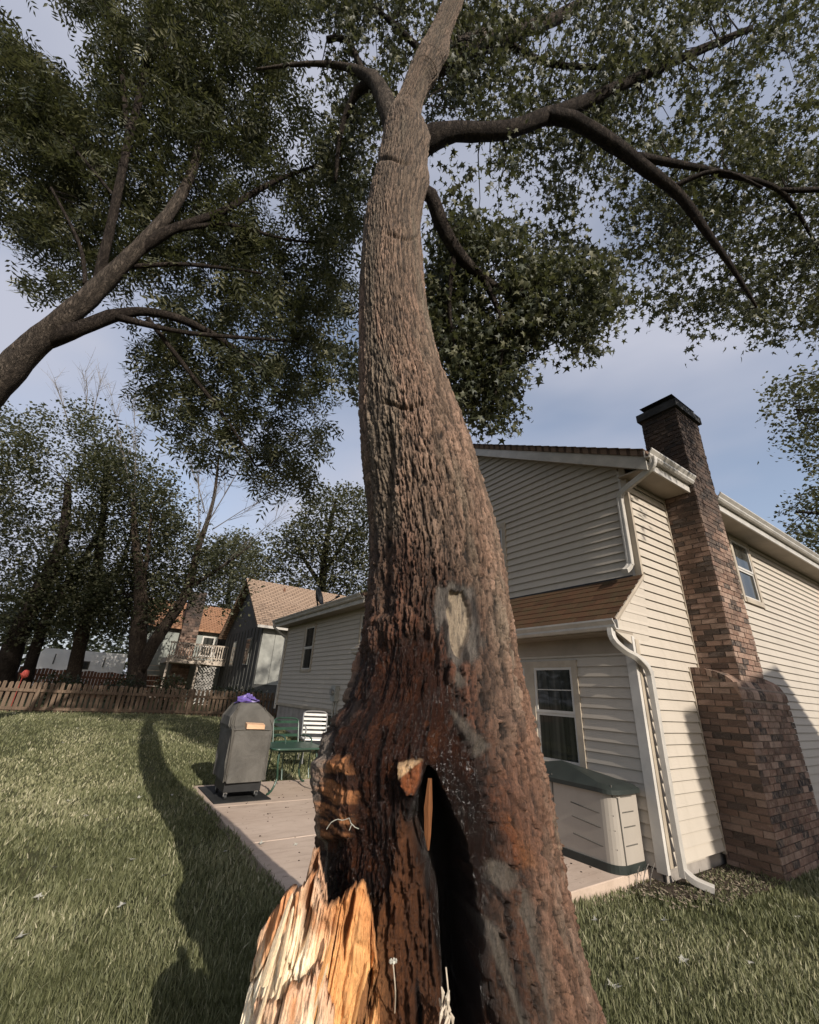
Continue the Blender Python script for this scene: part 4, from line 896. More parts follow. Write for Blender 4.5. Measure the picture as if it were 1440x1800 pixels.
col = lerp(col, C(.010, .006, .004), hole)
col = lerp(col, lerp(C(.30, .238, .170), C(.12, .098, .075), sst(.45, .65, n2)), scar)
col = lerp(col, lerp(C(.12, .105, .09), C(.03, .026, .023), sst(.4, .6, n2)), ring*.95)
col = lerp(col, lerp(C(.150, .128, .103), C(.07, .059, .048), n2), grey*.85)
pale = lip*sst(1400, 1500, py); col = lerp(col, C(.60, .49, .36), pale*.9); col = lerp(col, C(.24, .20, .165), lip*(1-pale)*.8)
wetm = np.clip(np.maximum(wound, stain*.7)*(1-.7*lam)*(1-.5*rid)*(1-lowor)+.35*ring-lip, 0, 1)
nc = len(phi); i = np.arange(NV-1)[:, None]*nc+np.arange(nc)[None]; j = np.arange(NV-1)[:, None]*nc+(np.arange(nc)[None]+1) % nc
TF = np.stack([i, j, j+nc, i+nc], -1).reshape(-1, 4)
BASE = TD*HD+LT*float(np.interp(0, TZ, TC))
MA = thing('maple_tree', BASE, 'tall maple with a split rotted trunk open at the base', 'tree')
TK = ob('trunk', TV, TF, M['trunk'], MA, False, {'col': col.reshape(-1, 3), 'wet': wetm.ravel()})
# splintered sapwood left standing at the foot
def wood_slab(name, prof, dD, seed, tint, parent, nk=90, nz=120, th=.16, relief=.03, jg=.05):
    # prof: (top px, top py, foot shift in m) from left to right; dD: distance (m) of each column along the heading
    K = np.linspace(0, 1, nk); pk = np.linspace(0, 1, len(prof)); tx = np.interp(K, pk, [p[0] for p in prof]); ty = np.interp(K, pk, [p[1] for p in prof]); fs = np.interp(K, pk, [p[2] for p in prof]); Dk = np.interp(K, np.linspace(0, 1, len(dD)), dD)*KS
    jag = (fbm(K*9, K*0+seed, seed, 3)-.5)*jg+(vn(K*34, K*0, seed+3)-.5)*jg*.4+(vn(K*90, K*0, seed+4)-.5)*jg*.3
    tops = []
    for q in range(nk):
        d = ray(tx[q], ty[q]); p = CAM+d*(Dk[q]/(d@HD)); tops.append((p@LT, p[2]+jag[q]))
    tops = np.array(tops); t = np.linspace(0, 1, nz)[:, None]
    Zg = -.05+(tops[:, 1][None]+.05)*t; Sg = tops[:, 0][None]-fs[None]*(1-t)
    wK = Sg*1.0+.05*(fbm(Sg*9, Zg*4, seed)-.5)-.12*Zg
    f1, f2, ci = worley(wK*11, Zg*3.6+wK*4, seed+1); g1, g2, ci2 = worley(wK*34, Zg*7, seed+2)
    fibr = 1-np.abs(2*fbm(wK*75, Zg*2.0, seed+4, 4, .6)-1); fibr2 = 1-np.abs(2*fbm(wK*190, Zg*6, seed+5, 3, .6)-1)
    soft = sst(.0, .22, f2-f1); soft2 = sst(0, .2, g2-g1)
    step = relief*1.5*(ci-.5)*soft+relief*.7*(ci2-.5)*soft2+.026*(fibr-.5)+.012*(fibr2-.5)+relief*1.6*(fbm(Sg*8, Zg*6, seed+6)-.5)+.010*(fbm(Sg*40, Zg*40, seed+7)-.5)
    crackm = 1-sst(.0, .06, f2-f1+.05*(fibr2-.5)); step -= .03*crackm
    gap = sst(.64, .72, fbm(wK*16, Zg*3.0, seed+11)); step -= .05*gap
    D = Dk[None]-step
    V = D[..., None]*HD+Sg[..., None]*LT+np.stack([0*Zg, 0*Zg, Zg], -1)
    Bk = (D+th*(1-.75*t))[..., None]*HD+Sg[..., None]*LT+np.stack([0*Zg, 0*Zg, Zg], -1)
    v = np.concatenate([V.reshape(-1, 3), Bk.reshape(-1, 3)]); n0 = nz*nk
    a = (np.arange(nz-1)[:, None]*nk+np.arange(nk-1)[None]); F = [np.stack([a, a+1, a+nk+1, a+nk], -1).reshape(-1, 4), np.stack([a+n0, a+nk+n0, a+nk+1+n0, a+1+n0], -1).reshape(-1, 4)]
    e = np.arange(nk-1)+(nz-1)*nk; F.append(np.stack([e, e+1, e+1+n0, e+n0], -1))
    s_ = np.arange(nz-1)*nk; F.append(np.stack([s_, s_+nk, s_+nk+n0, s_+n0], -1)); s2 = s_+nk-1; F.append(np.stack([s2, s2+n0, s2+nk+n0, s2+nk], -1))
    cA, cB, cD = tint[:3]
    if len(tint) > 3:
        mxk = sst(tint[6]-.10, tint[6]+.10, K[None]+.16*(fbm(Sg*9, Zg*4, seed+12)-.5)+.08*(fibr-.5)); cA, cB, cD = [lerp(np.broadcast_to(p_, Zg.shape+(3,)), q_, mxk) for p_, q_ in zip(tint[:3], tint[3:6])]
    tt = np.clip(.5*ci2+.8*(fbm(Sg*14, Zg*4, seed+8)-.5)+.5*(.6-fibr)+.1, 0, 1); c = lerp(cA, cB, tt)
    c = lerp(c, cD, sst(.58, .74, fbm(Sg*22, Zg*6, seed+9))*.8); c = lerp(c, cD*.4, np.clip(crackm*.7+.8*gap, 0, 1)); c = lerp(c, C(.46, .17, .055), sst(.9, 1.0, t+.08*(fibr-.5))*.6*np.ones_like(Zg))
    c2 = np.concatenate([c.reshape(-1, 3), c.reshape(-1, 3)*.7]); o = ob(name, v, np.concatenate(F), M['torn'], parent, True, {'col': c2, 'wet': np.zeros(len(v))}); return o
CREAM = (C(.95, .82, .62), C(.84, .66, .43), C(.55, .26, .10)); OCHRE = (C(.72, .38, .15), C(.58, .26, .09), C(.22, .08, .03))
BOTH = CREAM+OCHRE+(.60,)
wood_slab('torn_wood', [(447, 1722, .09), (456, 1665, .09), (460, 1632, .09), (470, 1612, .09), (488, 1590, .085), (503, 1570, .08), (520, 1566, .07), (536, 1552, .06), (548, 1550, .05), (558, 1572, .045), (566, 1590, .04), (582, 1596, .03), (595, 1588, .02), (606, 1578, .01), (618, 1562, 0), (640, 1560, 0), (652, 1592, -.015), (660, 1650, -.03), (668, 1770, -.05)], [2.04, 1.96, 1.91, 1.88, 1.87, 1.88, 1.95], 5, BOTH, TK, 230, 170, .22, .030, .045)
wood_slab('torn_wood', [(450, 1772, .06), (470, 1745, .055), (495, 1752, .05), (515, 1722, .045), (540, 1735, .04), (556, 1705, .03), (575, 1742, .03), (588, 1780, .02)], [1.90, 1.84, 1.82, 1.84], 35, CREAM, TK, 110, 60, .2, .028, .05)
wood_slab('torn_wood', [(532, 1600, .02), (541, 1530, .015), (551, 1492, .01), (561, 1510, 0), (572, 1560, 0), (580, 1620, 0)], [2.12, 2.06, 2.02], 45, (C(.62, .53, .40), C(.44, .35, .25), C(.16, .11, .075)), TK, 60, 130, .12, .014, .04)
sp = random.Random(3)
for k in range(7):       # loose standing splinters
    x = sp.uniform(448, 668); y = np.interp(x, [448, 470, 500, 540, 590, 630, 668], [1690, 1610, 1575, 1560, 1590, 1570, 1760])+sp.uniform(-4, 120); Dp = 1.93-.10*math.sin((x-448)/220*math.pi)-sp.uniform(.0, .03); Dp *= KS
    d = ray(x, y); top = CAM+d*(Dp/(d@HD)); ln = sp.uniform(.10, .32); lean = sp.uniform(.05, .3); wd = sp.uniform(.005, .011); dp = sp.uniform(.004, .009)
    foot = top-np.array([0, 0, ln])-LT*ln*lean-HD*.01; m_ = top*.45+foot*.55-HD*dp*.6; b = MB(); vv = []
    for p_, s in ((foot, 1.1), (m_, 1), (top*.9+m_*.1, .55), (top, .08)):
        for a_, c_ in ((-1, .3), (0, -1), (1, .2), (.3, 1)): vv.append(p_+LT*wd*s*a_*sp.uniform(.8, 1.2)+HD*dp*s*c_)
    b.add(vv, [(q*4+i_, q*4+(i_+1) % 4, q*4+4+(i_+1) % 4, q*4+4+i_) for q in range(3) for i_ in range(4)]+[(3, 2, 1, 0), (12, 13, 14, 15)])
    cc = (C(.72, .55, .36) if x < 585 else C(.55, .27, .10))*sp.uniform(.7, 1.1)
    ob('splinter', b.v, b.f, M['torn'], TK, False, {'col': np.tile(cc, (len(b.v), 1)), 'wet': np.zeros(len(b.v))})
# little things growing or caught in the hollow
def onS(x, y, D): D = D*KS; d = ray(x, y); return CAM+d*(D/(d@HD))
mu = thing('white_mushroom', onS(692, 1760, 1.86), 'thin pale mushroom on a long stalk inside the hollow', 'mushroom')
P_, _ = resample([onS(694, 1780, 1.93), onS(695, 1740, 1.86), onS(691, 1694, 1.84)], 1, .02); MB().tube(P_, .002, 6).build('stalk', M['stem'], mu)
b = MB(); c0 = onS(691, 1692, 1.84)
for k in range(7): t = k*.9; b.tube([c0, c0+np.array([math.cos(t)*.012, math.sin(t)*.009, .004])], [.002, .004], 6)
b.build('cap', M['white_petal'], mu)
wt = thing('withered_sprig', onS(785, 1760, 1.84), 'withered cream seed sprig hanging in the dark hollow', 'sprig')
for k in range(11): a = onS(780+sp.uniform(-8, 14), 1735+k*5, 1.82+sp.uniform(-.02, .03)); MB().tube([a, a+np.array([sp.uniform(-.01, .01), 0, -.014]), a+np.array([sp.uniform(-.012, .012), 0, -.034])], [.002, .006, .001], 5).build('seed_wing', M['stem'], wt)
MB().tube([onS(784, 1700, 1.84), onS(788, 1740, 1.83), onS(782, 1790, 1.84)], .0025, 5).build('stalk', M['stem'], wt)
RTW = thing('dry_rootlet', onS(600, 1440, 1.86), 'thin forked white rootlet lying across the wet wood', 'rootlet')
for pts in ([(574, 1458), (582, 1446), (594, 1440), (602, 1442), (614, 1438)], [(614, 1438), (617, 1447), (624, 1454), (631, 1457)], [(618, 1450), (614, 1460)]):
    MB().tube(resample([onS(x, y, 1.90) for x, y in pts], 1, .01)[0], .0013, 5).build('strand', M['white_petal'], RTW)
TW2 = thing('hanging_splinter', onS(752, 1440, 1.95), 'orange wood spike hanging inside the dark hole', 'splinter')
b = MB(); vv = []
for (x, y), w_ in zip(((756, 1368), (753, 1420), (752, 1468), (753, 1495)), (.007, .015, .011, .003)):
    p = onS(x, y, 1.98)
    for a_, c_ in ((-1, .2), (0, -.6), (1, .2), (0, .8)): vv.append(p+LT*w_*a_+HD*w_*.6*c_)
b.add(vv, [(q*4+i_, q*4+(i_+1) % 4, q*4+4+(i_+1) % 4, q*4+4+i_) for q in range(3) for i_ in range(4)]+[(3, 2, 1, 0), (12, 13, 14, 15)])
M['orange_wood'] = mk_wood('orange_heartwood', [(.06, .022, .010), (.20, .08, .03), (.34, .16, .07)], (40, 40, 4)); b.build('spike', M['orange_wood'], TW2)
# ---------------------------------------------------------------- limbs and foliage
def limb(name, pts, parent, mat, n=10, rough=.12, step=.12, ks=1.0):
    # pts: (px, py, metres in front of the camera, width in px)
    P = [at_w(x, y, w_*ks) for x, y, w_, d in pts]; R_ = [d*w_*ks/FPX/2 for x, y, w_, d in pts]
    P, R_ = resample(P, R_, step); v, f = tube_mesh(P, R_, n, True, rough, len(pts)); ob(name, v, f, M[mat], parent, True); return P
STAR = []
for k in range(10):
    t = math.pi/2+k*math.pi/5; r = (1.0, .34)[k % 2]
    if k % 2 == 0: r = {0: 1.05, 2: .92, 4: .62, 6: .62, 8: .92}[k]
    STAR.append((math.cos(t)*r*.5, math.sin(t)*r*.5+.12, -.10*abs(math.cos(t))*r))
STAR = np.array([(0, .05, .03)]+STAR); STARF = np.array([(0, 1+k, 1+(k+1) % 10) for k in range(10)])
AS0 = np.array([(0, -.5, 0), (.15, -.05, .05), (0, .55, -.06), (-.15, -.05, .05), (0, 0, 0.)]); ASHF = np.array([(0, 1, 4), (1, 2, 4), (2, 3, 4), (3, 0, 4)])
av, af = [], []
for t_, sg in ((.12, 1), (.12, -1), (.40, 1), (.40, -1), (.68, 1), (.68, -1), (.92, 0)):     # pinnate leaf: three pairs and an end leaflet
    ang = sg*.95; c_, s_ = math.cos(ang), math.sin(ang); n_ = len(av)
    for x_, y_, z_ in AS0:
        yy = (y_+.5)*.42; xx = x_*.42; av.append((xx*c_+yy*s_, t_-.5-xx*s_+yy*c_, z_*.4-.16*abs(sg)*yy-.10*t_*t_))
    af += [(a_+n_, b_+n_, d_+n_) for a_, b_, d_ in ASHF]
ASH = np.array(av); ASHF = np.array(af)
QUAD = np.array([(0, -.5, 0), (.36, 0, .08), (0, .55, -.05), (-.36, .02, .06)]); QUADF = np.array([(0, 1, 2), (0, 2, 3)])
def scatter(name, pos, size, tmpl, tf, mat, parent, droop=.6, var=None, heading=None):
    n = len(pos); m = len(tmpl); az = rng.uniform(0, 2*math.pi, n)
    if heading is not None: az = heading
    tilt = rng.normal(-droop, .45, n); roll = rng.normal(0, .6, n)
    fx = np.stack([np.cos(az)*np.cos(tilt), np.sin(az)*np.cos(tilt), np.sin(tilt)], 1)
    sd_ = np.stack([-np.sin(az), np.cos(az), 0*az], 1); up = np.cross(sd_, fx)*-1
    s2 = sd_*np.cos(roll)[:, None]+up*np.sin(roll)[:, None]; u2 = np.cross(s2, fx)
    s = np.broadcast_to(size, (n,))[:, None, None]
    V = pos[:, None]+s*(tmpl[None, :, 0, None]*s2[:, None]+tmpl[None, :, 1, None]*fx[:, None]+tmpl[None, :, 2, None]*u2[:, None])
    F = (tf[None]+np.arange(n)[:, None, None]*m).reshape(-1, 3)
    if var is None: var = np.clip(rng.beta(1.8, 1.9, n), 0, 1)
    o = ob(name, V.reshape(-1, 3), F, mat, parent, False, {'var': np.repeat(var, m)}); tag(o, kind='stuff'); return o
def fill(poly, n, w0, w1, holes=(), spread=.32, per=9, clump=True, wfun=None, amp=1.0, thr=.36):
    # sprays of leaves inside an outline, each spray hanging round its own twig end
    P = np.array(poly, float); lo, hi = P.min(0), P.max(0); out_ = []; cen = []
    tries = 0
    while len(cen) < n and tries < 60:
        tries += 1
        q = rng.uniform(lo, hi, (n*2, 2)); d = sdpoly(q[:, 0], q[:, 1], poly)
        dens = .55*fbm(q[:, 0]/38, q[:, 1]/38, 71, 2)+.45*fbm(q[:, 0]/105, q[:, 1]/105, 77, 2); ok = (d < -4+60*(dens-.5)) & (dens > thr+.22*rng.random(len(q))*amp)
        for hx, hy, rx, ry in holes: ok &= (((q[:, 0]-hx)/rx)**2+((q[:, 1]-hy)/ry)**2 > .75+.5*rng.random(len(q)))
        cen += list(q[ok])
    cen = np.array(cen[:n]); ww = rng.uniform(w0, w1, len(cen)) if wfun is None else wfun(cen)
    C3 = CAM+(FW*FPX+RT*(cen[:, :1]-PW/2)-UP*(cen[:, 1:]-PH/2))/FPX*ww[:, None]
    k = rng.poisson(per, len(cen))+2; rep = np.repeat(np.arange(len(cen)), k)
    az = rng.uniform(0, 2*math.pi, len(cen)); dn = rng.uniform(.15, 1.1, len(cen)); dr = np.stack([np.cos(az), np.sin(az), -dn], 1)/np.sqrt(1+dn**2)[:, None]
    u_ = rng.uniform(-.2, 1.5, len(rep)); off = dr[rep]*(u_*spread*1.25)[:, None]+rng.normal(0, 1, (len(rep), 3))*spread*.36
    return C3[rep]+off, C3
def twigs(name, C3, nodes, parent, mat, r=.006, maxn=400, seed=1, r0=.016):
    # join spray centres to the nearest point of the limbs with thin crooked twigs
    rr2 = random.Random(seed); idx = rr2.sample(range(len(C3)), min(maxn, len(C3))); b = MB()
    for i in idx:
        p = C3[i]; d = np.linalg.norm(nodes-p, axis=1); q = nodes[np.argmin(d)]
        if d.min() > (1.1 if r < .01 else 3): continue
        m1 = q*.65+p*.35+np.array([rr2.uniform(-.12, .12), rr2.uniform(-.12, .12), rr2.uniform(.0, .25)])*min(1, d.min()); m2 = q*.3+p*.7+np.array([rr2.uniform(-.1, .1), rr2.uniform(-.1, .1), rr2.uniform(0, .2)])*min(1, d.min())
        b.tube([q, m1, m2, p], [min(r0, .005+.006*d.min()), r*1.2, r*.8, r*.3], 4, False)
    return tag(b.build(name, M[mat], parent), kind='stuff')
def keep(P, tests):
    k = np.ones(len(P), bool)
    for t in tests: k &= ~t(P)
    return P[k]
# sunlight corridor: air the sun shines through on to trunk, lawn and wall stays free of low leaves
TS = math.tan(SUN_EL)
def lawn_shade(P): y = P[:, 1]+P[:, 2]/TS; return (y < 15.8) & (P[:, 0] < 1.7) & (P[:, 0] > -9)
def house_shade(P): y = P[:, 1]+(P[:, 2]-3.2)/TS; return (P[:, 1] < 2.5) & (P[:, 0] > 3.0) & (y < 3.2)
tk = [at_w(x, y, w_*KS) for x, y, w_ in ((715, 260, 5.2), (730, 180, 6.0), (770, 90, 7.0), (800, 0, 7.8))]
nodes = [np.array(tk)]
L_ = lambda *a, **k: nodes.append(limb('limb', a[0], MA, 'bark_grey' if a[0][0][3] > 41 else 'bark_dark', ks=KS, **k))  # thinner limbs take near-black bark, backlit shade put into their colour
L_([(735, 262, 5.35, 40), (765, 240, 5.35, 40), (800, 232, 5.4, 30), (880, 230, 5.6, 28), (960, 206, 5.9, 26), (1060, 165, 6.3, 20), (1180, 110, 6.7, 15), (1320, 50, 7.2, 9)], n=12)
L_([(960, 206, 5.9, 24), (1010, 212, 5.8, 25), (1090, 262, 5.7, 23), (1140, 300, 5.6, 21), (1190, 340, 5.6, 18), (1240, 405, 5.6, 13), (1290, 475, 5.6, 8), (1330, 540, 5.6, 4)], n=12)
L_([(1120, 275, 5.7, 14), (1200, 290, 5.8, 12), (1270, 305, 5.9, 11), (1370, 335, 6.0, 8), (1430, 420, 6.1, 5)])
L_([(1180, 330, 5.6, 10), (1260, 300, 5.5, 7), (1340, 330, 5.5, 5)])
L_([(735, 330, 4.95, 22), (757, 345, 4.95, 24), (775, 390, 5.0, 25), (800, 438, 5.1, 22), (850, 490, 5.3, 16), (910, 512, 5.5, 11), (1000, 480, 5.8, 6), (1060, 470, 6, 3)])
L_([(850, 490, 5.3, 12), (880, 560, 5.3, 8), (880, 640, 5.3, 5), (865, 720, 5.3, 3)]); L_([(800, 438, 5.1, 10), (790, 530, 5.2, 8), (800, 620, 5.3, 5), (830, 700, 5.4, 3)]); L_([(910, 512, 5.5, 8), (980, 560, 5.6, 6), (1030, 600, 5.7, 3)])
L_([(700, 240, 5.7, 44), (686, 205, 5.9, 38), (672, 165, 6.3, 30), (655, 138, 6.6, 24), (632, 126, 6.9, 17), (600, 116, 7.2, 11), (540, 112, 7.3, 8), (450, 122, 7.4, 4)])
L_([(664, 150, 6.7, 22), (630, 160, 6.9, 16), (600, 230, 7.0, 10), (590, 320, 7.0, 5)]); L_([(640, 132, 7.0, 12), (610, 70, 7.5, 9), (575, 70, 7.5, 10)]); L_([(740, 90, 7.2, 12), (690, 40, 7.6, 9), (640, 0, 8, 6)])
L_([(772, 106, 6.6, 44), (800, 92, 6.7, 36), (845, 74, 7.0, 32), (895, 60, 7.3, 26), (1000, 20, 8, 18), (1100, -60, 8.4, 12)])
L_([(798, 10, 7.4, 34), (815, -40, 8.2, 30), (860, -140, 9.5, 24)]); L_([(880, 66, 7.5, 14), (960, 110, 7.3, 10), (1080, 120, 7.3, 7)])
L_([(1370, 335, 6.0, 8), (1480, 330, 5.9, 9), (1620, 300, 5.6, 7), (1780, 270, 5.3, 4)])  # limb out of view, added to carry leaves that dapple the side wall
NODES = np.concatenate(nodes)
PRU = [(800, -60), (1500, -60), (1500, 560), (1430, 575), (1400, 590), (1340, 590), (1290, 560), (1240, 555), (1225, 600), (1190, 550), (1150, 520), (1130, 480), (1100, 470), (1040, 455), (960, 465), (905, 385), (890, 300), (860, 262), (800, 205), (775, 120)]
PRD = [(748, 420), (770, 340), (800, 385), (860, 375), (915, 420), (960, 460), (1050, 450), (1100, 540), (1060, 555), (1035, 630), (990, 600), (940, 590), (905, 635), (900, 705), (862, 775), (835, 735), (800, 705), (765, 620), (748, 540)]
PLT_ = [(540, -50), (770, -50), (745, 40), (700, 120), (672, 200), (660, 330), (640, 350), (590, 340), (545, 240)]
PMI = [(745, 30), (800, 20), (830, 110), (800, 210), (745, 215), (735, 120)]
PSM = [(598, 600), (640, 590), (640, 690), (615, 690), (600, 650)]
PHG = [(775, 250), (850, 255), (905, 300), (895, 350), (850, 345), (820, 370), (785, 340)]
acc = []; cc = []
for args, kw in (((PRU, 2400, 6.0, 8.4), dict(holes=[(800, 175, 34, 30), (825, 265, 60, 60), (890, 345, 50, 50), (905, 460, 30, 30), (1100, 500, 30, 40)], thr=.33)), ((PRD, 1100, 5.2, 6.5), dict(holes=[(850, 345, 70, 50), (930, 430, 28, 28), (1000, 500, 18, 25)], thr=.20)), ((PLT_, 560, 7.0, 8.8), dict(holes=[(585, 75, 22, 40), (668, 90, 20, 30)])), ((PMI, 150, 7.4, 8.6), {}), ((PSM, 50, 6, 7.5), dict(thr=.1)), ((PHG, 14, 5.2, 5.8), dict(thr=.2))):
    p, c = fill(args[0], args[1], args[2]*KS, args[3]*KS, per=12, spread=.20, **kw); acc.append(p); cc.append(c)
for P_, n_ in (([(900, -600), (1700, -600), (1700, -60), (800, -60)], 500), ([(300, -500), (900, -500), (800, -60), (540, -60)], 300)):   # crown above the frame
    p, c = fill(P_, n_, 5.5, 8.5, per=9, spread=.3); acc.append(p)
p, c = fill([(1600, 150), (1900, 60), (1960, 330), (1700, 370)], 75, 3.9, 5.5, per=12, spread=.2, thr=.2); acc.append(p); cc.append(c)  # unseen sprays on the right, added to dapple side wall and chimney
LP = keep(np.concatenate(acc), [lawn_shade, house_shade]); CC = keep(np.concatenate(cc), [lawn_shade, house_shade])
sz = rng.uniform(.06, .15, len(LP))
scatter('crown', LP, sz, STAR, STARF, M['maple_leaf'], MA, .85); twigs('twigs', CC, NODES, MA, 'bark_dark', .006, 520, 2)
# ---- the ash reaching in from the left
AT = thing('ash_tree', at_w(-190, 1010, 5.2)*np.array([1, 1, 0]), 'leaning ash with narrow leaflets reaching in over the lawn', 'tree')
nodes = []
A_ = lambda p, **k: nodes.append(limb('limb', p, AT, 'bark_dark' if p[0][3] < 45 else 'bark_grey', **k))  # upper limbs darker than the trunk, crown shade put into the colour
bp = at_w(-190, 1010, 5.2); bp[2] = 0
p0 = at_w(-60, 728, 5.6); pm = bp*.5+p0*.5+np.array([0, 0, .25])
Pt, Rt = resample([bp-np.array([0, 0, .2]), bp+np.array([0, 0, .5]), pm, p0], [.30, .25, .22, .205], .1); v, f = tube_mesh(Pt, Rt, 14, True, .1, 4); ob('trunk', v, f, M['bark_grey'], AT, True)
A_([(-62, 730, 5.6, 54), (5, 664, 5.7, 50), (60, 606, 5.8, 42), (120, 556, 5.9, 36), (180, 500, 6.1, 29), (240, 440, 6.3, 24), (290, 385, 6.6, 19), (330, 320, 7, 15), (360, 230, 7.5, 14), (390, 120, 8, 9), (400, 20, 8.4, 6)], n=14)
A_([(75, 600, 5.85, 32), (140, 578, 5.9, 24), (195, 556, 6.1, 22), (260, 548, 6.4, 14), (340, 570, 6.7, 13), (420, 620, 7, 9), (500, 700, 7.2, 5)], n=12)
A_([(168, 512, 6.1, 16), (185, 440, 6.2, 16), (205, 350, 6.4, 14), (225, 250, 6.7, 13), (250, 150, 7.1, 11), (265, 60, 7.5, 9), (270, -30, 8, 7)])
A_([(225, 250, 6.7, 8), (215, 130, 7.0, 8), (205, 30, 7.4, 6)]); A_([(205, 350, 6.4, 6), (130, 260, 6.8, 5), (60, 180, 7.1, 3)])
A_([(235, 445, 6.3, 20), (300, 405, 6.5, 16), (390, 372, 6.8, 12), (480, 320, 7.2, 8), (560, 290, 7.6, 4)]); A_([(300, 405, 6.5, 9), (400, 395, 6.8, 7), (500, 420, 7.1, 4), (590, 430, 7.4, 3)])
A_([(200, 556, 6.1, 14), (300, 580, 6.4, 8), (380, 590, 6.6, 7), (520, 600, 7.1, 4)]); A_([(260, 560, 6.4, 8), (330, 650, 6.6, 8), (400, 740, 6.8, 5), (450, 820, 7, 3)]); A_([(200, 470, 6.2, 9), (330, 465, 6.6, 7), (460, 480, 7, 4)])
A_([(255, 110, 7.2, 8), (320, 60, 7.5, 6), (420, 0, 7.9, 4)]); A_([(150, 500, 6.1, 8), (140, 430, 6.3, 6), (90, 330, 6.6, 4)])
AN = np.concatenate(nodes)
PA1 = [(-40, 30), (25, 60), (80, 110), (150, 175), (170, 60), (95, -40), (560, -40), (560, 150), (600, 330), (640, 400), (610, 470), (625, 540), (585, 650), (575, 750), (545, 855), (480, 865), (440, 830), (390, 800), (330, 790), (270, 740), (235, 680), (205, 620), (270, 585), (195, 540), (175, 470), (150, 510), (105, 540), (60, 520), (25, 480), (70, 450), (30, 415), (-40, 385)]
PA2 = [(-80, 20), (40, 60), (140, 180), (150, 330), (60, 430), (-80, 380)]
acc = []; cc = []
for args, kw in (((PA1, 2250, 6.7, 9.2), dict(holes=[(165, 118, 22, 26), (300, 330, 18, 30), (140, 600, 60, 30)], thr=.31)), ((PA2, 300, 6.7, 9), {})):
    p, c = fill(*args, per=4.5, spread=.24, **kw); acc.append(p); cc.append(c)
p, c = fill([(-300, -500), (540, -500), (540, -40), (-300, -40)], 420, 6.5, 9, per=4, spread=.3); acc.append(p)
p, c = fill([(-500, -100), (-60, -40), (-60, 380), (-500, 560)], 330, 6, 8.5, per=4, spread=.3); acc.append(p); cc.append(c)
AP = keep(np.concatenate(acc), [lawn_shade]); AC = keep(np.concatenate(cc), [lawn_shade])
hd_ = np.repeat(rng.uniform(0, 2*math.pi, len(AP)//3+1), 3)[:len(AP)]+rng.normal(0, .8, len(AP))
scatter('crown', AP, rng.uniform(.20, .33, len(AP)), ASH, ASHF, M['ash_leaf'], AT, .55, None, hd_); twigs('twigs', AC, AN, AT, 'bark_dark', .006, 560, 3)
# ---- trees beyond the fence
def far_tree(name, label, base_px, limbs, polys, mat, leafm, lo, hi, n, size, per=14, spread=.55, group=None, bare=()):
    bx, by, w_ = base_px; b0 = at_w(bx, by, w_); g = float(gz(b0[0], b0[1])); t = thing(name, (b0[0], b0[1], g), label, 'tree', group); nd = []
    for k, l in enumerate(limbs):
        P = [at_w(x, y, ww) for x, y, ww, d in l]; R_ = [d*ww/FPX/2 for x, y, ww, d in l]
        if k == 0: P = [np.array([b0[0], b0[1], g-.2])]+P; R_ = [R_[0]*1.35]+R_
        P, R_ = resample(P, R_, .35); v, f = tube_mesh(P, R_, 9, True, .12, k); ob('trunk' if k == 0 else 'limb', v, f, M[mat], t, True); nd.append(P)
    if polys:
        pp = []; c3 = []
        for q, m_ in zip(polys, n): p, c = fill(q, m_, lo, hi, per=per, spread=spread, thr=.30); pp.append(p); c3.append(c)
        pp = np.concatenate(pp); scatter('crown', pp, rng.uniform(size*.7, size*1.2, len(pp)), QUAD, QUADF, M[leafm], t, .35); twigs('twigs', np.concatenate(c3), np.concatenate(nd), t, 'bark_dark', .014, 110, 5, .04)
    if bare:
        b = MB(); r2 = random.Random(len(bare))
        for (x, y, ww, x2, y2) in bare:
            a = at_w(x, y, ww); e = at_w(x2, y2, ww); b.tube([a, a*.5+e*.5+np.array([r2.uniform(-.1, .1), 0, .1]), e], [.03, .018, .006], 4, False)
            for q in range(16):
                s = a+(e-a)*r2.uniform(.25, 1); d = (e-a); d = d/np.linalg.norm(d)*r2.uniform(.4, 1.1)+np.array([r2.uniform(-.6, .6), r2.uniform(-.6, .6), r2.uniform(-.1, .5)]); m_ = s+d*.5+np.array([0, 0, r2.uniform(0, .1)]); b.tube([s, m_, s+d], [.010, .007, .003], 3, False)
                for z_ in range(2): e2 = m_+np.array([r2.uniform(-.35, .35), r2.uniform(-.35, .35), r2.uniform(.1, .4)]); b.tube([m_, e2], [.006, .002], 3, False)
        tag(b.build('bare_twigs', M['twig'], t), kind='stuff')
    return t
GT = 'trees beyond the fence'
far_tree('shade_tree', 'dark double trunked tree behind the left end of the fence', (8, 1195, 19.5), [[(8, 1180, 19.5, 40), (35, 1110, 19.5, 30), (70, 1040, 19.6, 26), (110, 950, 19.8, 18), (120, 850, 20, 10)], [(45, 1200, 19.7, 18), (62, 1140, 19.7, 18), (90, 1070, 19.8, 15), (150, 980, 20, 10), (190, 900, 20, 6)]], [[(-60, 690), (40, 705), (90, 725), (120, 760), (150, 850), (200, 950), (170, 1080), (60, 1120), (-60, 1130)]], 'bark_dark', 'far_leaf', 18.5, 22.5, [1500], .155, group=GT)
